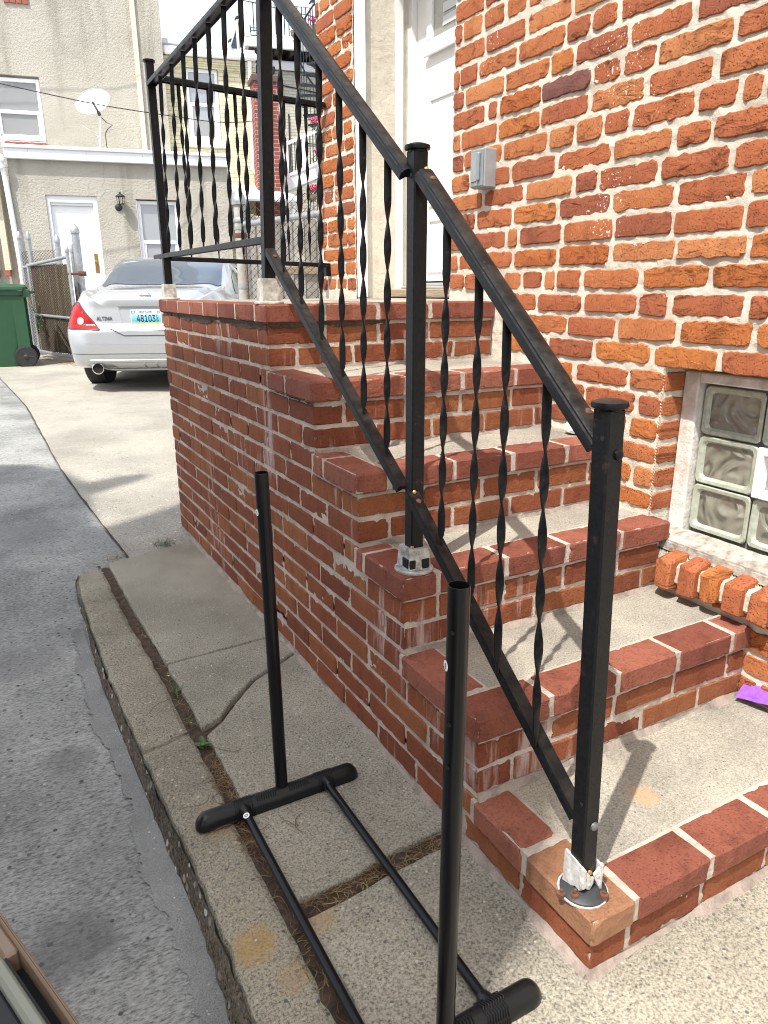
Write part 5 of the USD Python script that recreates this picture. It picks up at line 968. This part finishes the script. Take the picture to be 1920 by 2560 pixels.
gp = [((.61, 10.62), 1.96, .052, 'tall thick gate post with bullet cap beside the white door'), ((.56, 10.75), 1.72, .030, 'short thin pipe post next to the thick gate post'), ((.50, 11.9), 1.90, .040, 'round capped fence post behind the gate'), ((.16, 12.6), 1.98, .034, 'capped fence post second from the downspout'), ((.05, 12.9), 2.0, .034, 'capped fence post nearest the downspout')]
for (x_, y_), zt_, r_, lab in gp:
    t_ = thing('fence_post', (x_, y_, 0), lab, 'fence post', None); part('pipe', tube([(x_, y_, .1), (x_, y_, zt_)], r_, 14), m_galv, t_, smooth=40); part('bullet_cap', bullet((x_, y_, zt_), r_*1.05, 1.1), m_galv, t_, smooth=40)
cs = thing('back_chain_fence', (.2, 12.4, 0), 'short run of rusty chain link behind the gate', 'fence'); part('wire_mesh', chain((.05, 12.85, 0), (.50, 11.9, 0), .3, 1.80, .045, .0045), m_rwire, cs); part('fence_pipe', tube([(.05, 12.85, 1.55), (.5, 11.9, 1.6)], .022, 8), m_galv, cs)
def weed(p, n, H, lab, dry=False):
    t_ = thing('tall_weed', p, lab, 'weed'); p = np.array(p, float); sm, lf = [], []
    for _ in range(n):
        a = rng.random()*6.28; ln = H*rng.uniform(.5, 1); q = [p+np.array([cos(a)*.25*ln*s**1.5, sin(a)*.25*ln*s**1.5, ln*s]) for s in np.linspace(0, 1, 6)]; sm.append(tube(q, .004 if not dry else .0025, 4))
        for s in range(1, 6):
            for _k in range(2): lf.append(leaf(q[s], rng.uniform(.05, .11) if not dry else .03, .03 if not dry else .008, rng.random()*6.28, rng.uniform(-.3, .5)))
            if dry: sm += [tube([q[s], q[s]+np.array([rng.normal(0, .07), rng.normal(0, .07), .06])], .0015, 3) for _k in range(3)]
    part('stem', sm, m_straw if dry else m_leaf, t_); part('leaves', lf, m_straw if dry else m_leaf, t_)
weed((.02, 11.2, .55), 5, .5, 'green broad leaved weed growing through the gate by the bin'); weed((.0, 11.35, .9), 5, .5, 'pale dry weed at the hinge side of the gate', True); weed((.95, 10.9, .25), 14, 1.15, 'dry wispy weeds between the gate post and the car', True)
lt_ = []
for _ in range(420):
    s_ = rng.random(); c_ = ga+(gb_-ga)*s_*1.15+np.array([rng.normal(-.02, .10), rng.normal(-.1, .10), 0]); lt_.append(leaf((c_[0], c_[1], G1(c_[1])+.012), rng.uniform(.02, .05), .018, rng.random()*6.28, 0.1))
tag(part('dry_leaf_litter', lt_, plain('dry_leaf', (.28, .14, .06), .8, col2=(.4, .28, .14), nscale=14.)), 'dry brown leaves gathered along the foot of the gate', 'leaf litter', kind='stuff')

# ---------------------------------------------------------------- wheeled bins
m_bin = plain('green_plastic', (.014, .062, .026), .42, noise=.12, nscale=6.)
m_tyre = plain('black_rubber', (.012, .012, .012), .7, bump=.001, bscale=200.)
m_print = plain('white_print', (.7, .72, .7), .6)
def bin_(x, y, z, az, lab):
    t_ = thing('wheeled_bin', (x, y, z), lab, 'bin', None); ca, sa = cos(az), sin(az)
    X_ = np.array([ca, sa, 0]); Y_ = np.array([-sa, ca, 0]); T_ = frame_mat((x, y, z), X_, Y_, (0, 0, 1))
    def A(name, m, mat, par=None, sm=False, **k): m = cat_(m) if isinstance(m, list) else m.copy(); m.apply_transform(T_); return part(name, m, mat, par or t_, smooth=sm, **k)
    # local: +x towards the wheels and handle, -x the front; y across
    def ring(x0, x1, w_, zz, r_=.05): q = sbox(x0, -w_, x1, w_).buffer(-r_).buffer(r_, quad_segs=5).exterior; return np.array([(*q.interpolate(t, normalized=True).coords[0], zz) for t in np.linspace(0, 1, 48, endpoint=False)])
    b_ = sweep(None, [ring(-.27, .17, .235, 0.), ring(-.28, .20, .245, .10), ring(-.30, .25, .262, .42), ring(-.315, .27, .27, .62), ring(-.325, .275, .268, .63), ring(-.36, .32, .285, .93), ring(-.385, .35, .305, .935), ring(-.385, .35, .305, .985)]); b_.fix_normals()
    body = A('bin_body', b_, m_bin, None, 30)
    l_ = sweep(None, [ring(-.40, .36, .315, .99), ring(-.41, .37, .325, 1.0), ring(-.40, .37, .32, 1.03), ring(-.33, .34, .27, 1.065), ring(-.1, .1, .08, 1.08, .02)]); l_.fix_normals(); A('bin_lid', l_, m_bin, None, 30)
    A('handle', [tube([(.36, -.25, .95), (.45, -.25, .97), (.45, .25, .97), (.36, .25, .95)], .016, 8)], m_bin, body, 40)
    A('hinge_grille', [cbox(.33, .42, -.29+.0, -.24, .90, 1.0, .006)], m_bin, body); [A('side_rib', cbox(.19, .34, s_*.27-.012, s_*.27+.012, .18, .92, .006), m_bin, body) for s_ in (-1, 1)]
    for s_ in (-1, 1):
        w_ = A('wheel', [lathe([(.09, -.03), (.128, -.032), (.135, -.02), (.135, .02), (.128, .032), (.09, .03)], (.27, s_*.27, .137), 32, (0, 1, 0))]+[lathe([(.134, -.02), (.141, -.018), (.141, .018), (.134, .02)], (.27, s_*.27, .137), 32, (0, 1, 0))], m_tyre, None, 30)
        A('wheel_spokes', [tube([(.27, s_*(.27+.02), .137), (.27+.1*cos(a), s_*(.27+.02), .137+.1*sin(a))], .012, 6) for a in np.linspace(0, 2*pi, 6, endpoint=False)]+[lathe([(.035, -.03), (.035, .03), (.02, .04), (0, .042)], (.27, s_*.27, .137), 14, (0, s_, 0)), lathe([(.1, -.005), (.1, .005)], (.27, s_*.27, .137), 20, (0, 1, 0))], m_black, w_, 30)
    A('axle', tube([(.27, -.26, .137), (.27, .26, .137)], .012, 8), m_black)
    # printed words and crest on the side towards the viewer
    tx = meshkit.text_mesh('City of Baltimore City', .022, .001); tx.apply_translation([-tx.bounds[1, 0], 0, 0]); tx.apply_transform(frame_mat((-.055, -.2835, .755), (1, 0, 0), (0, .03, 1), (0, -1, 0))); A('side_lettering', tx, m_print, body)
    cr = Point(0, 0).buffer(.055).difference(Point(0, 0).buffer(.048)).union(Polygon([(-.022, -.035), (.022, -.035), (.010, -.02), (.006, .02), (0, .04), (-.006, .02), (-.010, -.02)])).union(Point(0, 0).buffer(.040).difference(Point(0, 0).buffer(.0375))).union(sbox(-.06, -.073, .06, -.068)); A('side_crest', ext(cr, .001, frame_mat((-.115, -.279, .675), (1, 0, 0), (0, .05, 1), (0, -1, 0))), m_print, body)
bin_(-.47, 10.55, G1(10.5)-.01, -.12, 'green wheeled bin with white city lettering and crest on its side'); bin_(-.62, 11.9, G1(11.9), .05, 'second green wheeled bin standing behind the lettered one')

# ---------------------------------------------------------------- silver car
m_car = M('silver_car_paint', {'p': ('principled_bsdf', {'base_color': (.43, .445, .465), 'metallic': .55, 'roughness': .30, 'coat_weight': 1.0, 'coat_roughness': .03})}, [])
m_cglass = pane_mat('car_glass', (.03, .05, .075), .03, .01); m_red = plain('red_lamp', (.40, .004, .004), .22, noise=.5, nscale=30., spec=.35); m_lampclear = plain('clear_lamp', (.38, .36, .36), .2, .3); m_chrome = plain('chrome', (.7, .7, .7), .12, 1.); m_cgap = plain('panel_gap', (.05, .05, .055), .7)
CH = math.radians(24); CF = np.array([sin(CH), cos(CH), 0]); CL = np.array([-cos(CH), sin(CH), 0]); CO_ = np.array([.725, 7.05, G1(7.3)])
car = thing('silver_car', CO_, 'silver two door car parked tail first behind the stoop', 'car')
def ct(P): P = np.asarray(P, float).reshape(-1, 3); return CO_+np.outer(P[:, 0], CF)+np.outer(P[:, 1], CL)+np.outer(P[:, 2], [0, 0, 1])
def cpart(name, m, mat, par=None, sm=False, **k):
    m = cat_(m) if isinstance(m, list) else m.copy(); m.vertices = ct(m.vertices)
    return part(name, m, mat, par or car, smooth=sm, **k)
# half ring per station: (y, z) from bottom centre to top centre
def ring_at(w_, zb_, zs_, zsh, wsh, zg, wg, zr):  # width, bottom z, sill, shoulder z/width, greenhouse base, roof half width, roof z
    pts = [(0, zb_), (w_*.6, zb_), (w_*.90, zb_+.015), (w_*.975, zb_+.09), (w_, zs_), (w_*1.0, .5*(zs_+zsh)), (wsh, zsh), (wsh*.965, zsh+.045), (zg[0], zg[1]), ((zg[0]+wg)/2+.012, (zg[1]+zr)/2+.02), (wg, zr-.055), (wg*.86, zr-.012), (wg*.5, zr), (0, zr+.005)]
    return np.array(pts)
stn = [  # x, ring
    (.30, ring_at(.86, .24, .50, .82, .80, (.70, .975), .58, 1.035)),
    (.55, ring_at(.885, .21, .50, .84, .83, (.72, .985), .58, 1.05)),
    (.80, ring_at(.895, .19, .50, .85, .84, (.735, .985), .60, 1.07)),
    (1.05, ring_at(.90, .18, .50, .86, .845, (.765, .965), .63, 1.16)),
    (1.40, ring_at(.90, .18, .50, .86, .85, (.785, .955), .645, 1.30)),
    (1.80, ring_at(.90, .18, .50, .86, .86, (.80, .95), .645, 1.395)),
    (2.20, ring_at(.90, .18, .50, .86, .865, (.805, .95), .64, 1.425)),
    (2.70, ring_at(.90, .18, .50, .86, .865, (.805, .95), .63, 1.42)),
    (3.10, ring_at(.90, .18, .50, .86, .865, (.795, .95), .56, 1.30)),
    (3.60, ring_at(.90, .18, .50, .86, .855, (.77, .95), .58, 1.03)),
    (4.2, ring_at(.87, .2, .50, .80, .80, (.68, .87), .55, .92)),
    (4.55, ring_at(.72, .3, .50, .70, .62, (.55, .75), .45, .78))]
xs_ = np.array([s[0] for s in stn]); RG = np.array([s[1] for s in stn])
from scipy.interpolate import PchipInterpolator, CubicSpline
interp = PchipInterpolator(xs_, RG, axis=0)
def dens(r):  # densify along the ring with a spline
    t = np.linspace(0, 1, len(r)); return CubicSpline(t, r, axis=0, bc_type='natural')(np.linspace(0, 1, 53))
XX = np.r_[np.linspace(.30, 3.6, 60), np.linspace(3.7, 4.55, 10)]
half = np.array([dens(interp(x_)) for x_ in XX])
def full(h): return np.vstack([h, h[-2:0:-1]*[-1, 1]])
rings = np.array([full(h) for h in half]); nR = rings.shape[1]
def fz(z_):  return np.interp(z_, [.18, .24, .33, .40, .50, .64, .66, .70, .86, .93, .975, 1.0], [.16, .10, .045, .02, .0, .015, .03, .07, .105, .10, .10, .115])
zc = .60
def rear(t, j):  # t 0..1 from the centre outwards
    y_ = rings[0][j, 0]*t; z_ = zc+(rings[0][j, 1]-zc)*t; f_ = fz(z_); return np.stack([f_+(.30-f_)*t**13, y_, z_], -1)
th0 = np.arctan2(rings[0][:, 1]-zc, rings[0][:, 0]); rad0 = np.hypot(rings[0][:, 0], rings[0][:, 1]-zc); o_ = np.argsort(th0)
def rear_yz(y_, z_):
    a_ = np.arctan2(z_-zc, y_); r0 = np.interp(a_, np.r_[th0[o_]-2*pi, th0[o_], th0[o_]+2*pi], np.tile(rad0[o_], 3)); t = np.clip(np.hypot(y_, z_-zc)/r0, 0, 1); f_ = fz(z_); return f_+(.30-f_)*t**13
tt = np.linspace(0, 1, 48)**.75
rv = np.array([[rear(t, j) for j in range(nR)] for t in tt]).reshape(-1, 3)
def gridfaces(n, m, wrap=True):
    F = []
    for i in range(n-1):
        for j in range(m if wrap else m-1):
            a, b_ = i*m+j, i*m+(j+1) % m; F.append([a, b_, b_+m, a+m])
    return np.array(F)
rm = tm(rv, gridfaces(len(tt), nR)); rm.merge_vertices()
bv = np.array([[(x_, p[0], p[1]) for p in r_] for x_, r_ in zip(XX, rings)]).reshape(-1, 3); bfc = gridfaces(len(XX), nR)
bm = cat_([rm, tm(bv, bfc)]); bm.merge_vertices(); bm.fix_normals(); body = cpart('body', bm, m_car, None, 40)
def ring_x(x_): return dens(interp(x_))
def top_pt(x_, y_, off):
    r_ = ring_x(x_)[26:][::-1]; yy_ = np.maximum.accumulate(r_[:, 0]+1e-6*np.arange(len(r_))); return np.array([x_-off*.5, y_, np.interp(abs(y_), yy_, r_[:, 1])+off])
def side_pt(x_, z_, s_, off):
    r_ = ring_x(x_)[24:48]; zz_ = np.maximum.accumulate(r_[:, 1]+1e-6*np.arange(len(r_))); return np.array([x_, s_*(np.interp(z_, zz_, r_[:, 0])+off), z_+off*.4])
def rear_glass(u, v):
    P = []
    for a, b_ in zip(u, v):
        ym = .655-.05*a; x_ = .86+.86*a; y_ = b_*ym; x_ -= -.12*(abs(b_)**3)*(1-a)**2; x_ -= .06*(1-abs(b_)**2)*0; P.append(top_pt(x_, y_, .006))
    return np.array(P)
w_ = grid(np.linspace(0, 1, 20), np.linspace(-1, 1, 41), rear_glass); w_.fix_normals(); cpart('rear_window', w_, m_cglass, None, True)
def wind(u, v): return np.array([top_pt(2.9+.62*a, b_*.56, .006) for a, b_ in zip(u, v)])
cpart('windscreen', grid(np.linspace(0, 1, 8), np.linspace(-1, 1, 15), wind), m_cglass, None, True)
for s_ in (1, -1):
    def sw(u, v, s_=s_):
        P = []
        for a, b_ in zip(u, v):
            x_ = 1.32+1.75*a; zl = .985; zh = min(np.interp(x_, [1.32, 1.45, 1.75, 2.3, 2.8, 3.08], [1.06, 1.17, 1.265, 1.30, 1.28, 1.17]), 1.30); P.append(side_pt(x_, zl+(zh-zl)*b_, s_, .006))
        return np.array(P)
    g_ = grid(np.linspace(0, 1, 26), np.linspace(0, 1, 8), sw)
    if s_ < 0: g_.invert()
    cpart('side_window', g_, m_cglass, None, True)
def patch(poly, off, th=.004, dens_=.02, mat=m_red, name='p', par=None, sm=40, **k):
    """plate laid on the curved tail; poly in (y, z) with y to the left"""
    gs = getattr(poly, 'geoms', [poly]); ms = []
    for g_ in gs:
        m_ = trimesh.creation.extrude_polygon(g_, 1., engine='earcut')
        m_ = m_.subdivide_to_size(max(dens_, .004), max_iter=7) if False else m_
        v_, f_ = trimesh.remesh.subdivide_to_size(m_.vertices*[1, 1, dens_*.9], m_.faces, dens_, max_iter=9); v_ = v_/[1, 1, dens_*.9]
        x_ = rear_yz(v_[:, 0], v_[:, 1]); ms.append(tm(np.stack([x_-off+th*(1-v_[:, 2]), v_[:, 0], v_[:, 1]], 1), f_))
    m_ = cat_(ms); m_.merge_vertices(); m_.fix_normals(); return cpart(name, m_, mat, par or car, sm, **k)
for s_ in (1, -1):
    lp_ = Polygon([(s_*a, b_) for a, b_ in [(.47, .655), (.60, .80), (.68, .905), (.735, .915), (.785, .86), (.80, .76), (.795, .69), (.785, .665)]]).buffer(.012).buffer(-.012)
    p_ = patch(lp_, .010, .012, .03, m_red, 'tail_light'); patch(Point(s_*.655, .735).buffer(.036), .016, .006, .02, m_lampclear, 'reverse_lamp', p_)
    patch(lp_.buffer(.010).difference(lp_.buffer(-.002)), .006, .006, .03, m_cgap, 'lamp_gap', p_)
patch(sbox(-.285, .875, .285, .935).buffer(.0).buffer(-.02).buffer(.02), .016, .016, .03, m_car, 'trunk_handle')
patch(Polygon([(-.29, .865), (.29, .865), (.245, .70), (.19, .655), (-.19, .655), (-.245, .70)]).exterior.buffer(.011), .007, .009, .03, m_car, 'plate_surround')
patch(LineString([(.46, .662), (.34, .655), (.28, .62), (.22, .592), (-.22, .592), (-.28, .62), (-.34, .655), (-.46, .662)]).buffer(.0045), .0035, .004, .02, m_cgap, 'trunk_gap')
patch(sbox(-.78, .408, .78, .413), .002, .004, .03, m_cgap, 'bumper_crease')
dif = Polygon([(-.60, .335), (.60, .335), (.64, .295), (.62, .245), (.40, .225), (-.40, .225), (-.62, .245), (-.64, .295)])
patch(dif.exterior.buffer(.010), .010, .012, .03, m_car, 'bumper_trim'); patch(Polygon([(-.40, .32), (.40, .32), (.34, .25), (-.34, .25)]), .001, .004, .03, plain('lower_valance', (.42, .43, .44), .5), 'valance')
patch(unary_union([sbox(-.07, .24, -.05, .33), sbox(.05, .24, .07, .33)]), .010, .01, .02, m_car, 'valance_rib')
for s_ in (1, -1):
    e_ = cpart('exhaust', [lathe([(0, -.10), (.047, -.10), (.050, .006), (.054, .01), (.060, .006), (.058, 0), (.056, -.12)], (.07, s_*.535, .262), 24, (-1, 0, 0))], m_chrome, None, 40); cpart('exhaust_hole', [lathe([(.0485, 0), (0, .001)], (.075, s_*.535, .262), 20, (-1, 0, 0))], m_hole, e_)
# number plate, badge, lettering
py, pz = .0, .765; px_ = float(rear_yz(np.array([0.]), np.array([.765]))[0])-.012
m_plate = M('plate_print', {'g': ('geometry', {}), 's': ('separate_xyz', {}), 'mr': ('map_range', {'from_min': float(CO_[2]+.70), 'from_max': float(CO_[2]+.84), 'clamp': True}), 'n': ('noise_texture', {'scale': 30., 'detail': 3.}), 'ad': ('math', {'math_type': 'multiply_add', 'value2': .35}), 'sb': ('math', {'math_type': 'add', 'value2': -.17}), 'r': ('rgb_ramp', {'ramp': [(0, (.55, .50, .10)), (.12, (.35, .45, .2)), (.22, (.06, .36, .62)), (.55, (.22, .55, .80)), (.8, (.62, .78, .85)), (1, (.75, .82, .84))]}), 'p': ('principled_bsdf', {'roughness': .35})}, [('g.position', 's.vector'), ('s.z', 'mr.value'), ('g.position', 'n.vector'), ('n.fac', 'ad.value1'), ('mr.result', 'ad.value3'), ('ad.value', 'sb.value1'), ('sb.value', 'r.fac'), ('r.color', 'p.base_color')])
pl_ = cpart('number_plate', cbox(px_-.006, px_, -.153, .153, pz-.077, pz+.077, .003), m_plate)
cpart('plate_border', [box(px_-.0075, px_-.006, -.152, .152, pz+.070, pz+.076), box(px_-.0075, px_-.006, -.152, .152, pz-.076, pz-.070), box(px_-.0075, px_-.006, -.152, -.146, pz-.07, pz+.07), box(px_-.0075, px_-.006, .146, .152, pz-.07, pz+.07)], m_print, pl_)
def ctext(s, h, y_left, z_, x_, mat, name, par, bold=True, squeeze=1., width=None):
    t = meshkit.text_mesh(s, h, .0012, bold); t.apply_translation([-t.bounds[0, 0], 0, 0])
    if width: t.vertices[:, 0] *= width/t.bounds[1, 0]
    v_ = t.vertices; t.vertices = np.stack([x_-v_[:, 2], y_left-v_[:, 0], z_+v_[:, 1]], 1); t.fix_normals(); return cpart(name, t, mat, par)
ctext('48103', .066, .095, pz-.040, px_-.0062, m_black, 'plate_digits', pl_, True, width=.185); ctext('C', .030, -.098, pz-.002, px_-.0062, m_black, 'plate_digits', pl_, True, width=.022); ctext('S', .030, -.098, pz-.040, px_-.0062, m_black, 'plate_digits', pl_, True, width=.022)
ctext('MARYLAND', .016, .066, pz+.048, px_-.0062, plain('plate_blue', (.01, .03, .2), .5), 'plate_state', pl_, True, width=.13)
k_ = cpart('plate_sticker', box(px_-.0078, px_-.006, .105, .145, pz+.042, pz+.068), plain('sticker_green', (.0, .35, .28), .5), pl_); ctext('10', .018, .137, pz+.046, px_-.008, m_print, 'plate_sticker_text', pl_, True, width=.024)
k_ = cpart('plate_sticker', box(px_-.0078, px_-.006, -.145, -.105, pz+.042, pz+.068), m_print, pl_); ctext('22', .018, -.113, pz+.046, px_-.008, m_black, 'plate_sticker_text', pl_, True, width=.026)
ex_ = float(rear_yz(np.array([0.]), np.array([.975]))[0]); bz = .975
th = np.linspace(0, 2*pi, 30); cpart('badge', [tube([(ex_-.006+.0, .046*cos(a), bz+.038*sin(a)) for a in th], .0048, 6, False), cbox(ex_-.014, ex_-.004, -.058, .058, bz-.009, bz+.009, .002)], m_chrome, None, 40)
tx = meshkit.text_mesh('ALTIMA', .034, .002, True); tx.apply_translation([-tx.bounds[0, 0], 0, 0]); tx.vertices[:, 0] *= .155/tx.bounds[1, 0]; v_ = tx.vertices; yy_, zz_ = .495-v_[:, 0], .742+v_[:, 1]; tx.vertices = np.stack([rear_yz(yy_, zz_)-.004-v_[:, 2], yy_, zz_], 1); tx.fix_normals(); cpart('badge_lettering', tx, plain('badge_grey', (.18, .18, .19), .25, .9))
# wheels
for x_, s_ in ((.98, 1), (.98, -1), (3.72, 1), (3.72, -1)):
    w_ = group_part('wheel', car); cpart('tyre', lathe([(.20, -.10), (.30, -.11), (.322, -.095), (.325, -.05), (.325, .05), (.322, .095), (.30, .11), (.20, .10)], (x_, s_*.765, .325), 40, (0, 1, 0)), m_tyre, w_, 40)
    cpart('tread_groove', [lathe([(.3255, y_-.004), (.3258, y_), (.3255, y_+.004)], (x_, s_*.765, .325), 40, (0, 1, 0)) for y_ in (-.05, -.02, .02, .05)], m_hole, w_); cpart('rim', lathe([(.21, .06), (.2, .075), (.05, .09), (0, .09)], (x_, s_*.765, .325), 24, (0, s_, 0)), m_metal, w_, 40)
cpart('underbody', [box(.40, 4.4, -.62, .62, .20, .30)], m_hole)
cpart('seat_back', [cbox(1.55, 1.7, -.5, -.12, .75, 1.08, .04), cbox(1.55, 1.7, .12, .5, .75, 1.08, .04)], m_black)

# ---------------------------------------------------------------- groups of alike things
for key, text in (('wheeled_bin', 'green wheeled bins at the alley edge'), ('fence_post', 'capped grey pipe posts by the gate'), ('flower_basket', 'pink flowers on the rear decks'), ('joint_weed', 'weeds growing in the kerb joint'), ('overhead_wire', 'overhead wires'), ('tall_weed', 'weeds along the chain link gate'), ('grass_tuft', 'grass at the far edge of the sidewalk')):
    for p_ in world.GetPrim().GetChildren():
        if p_.GetName().startswith(key): p_.SetCustomDataByKey('group', text)
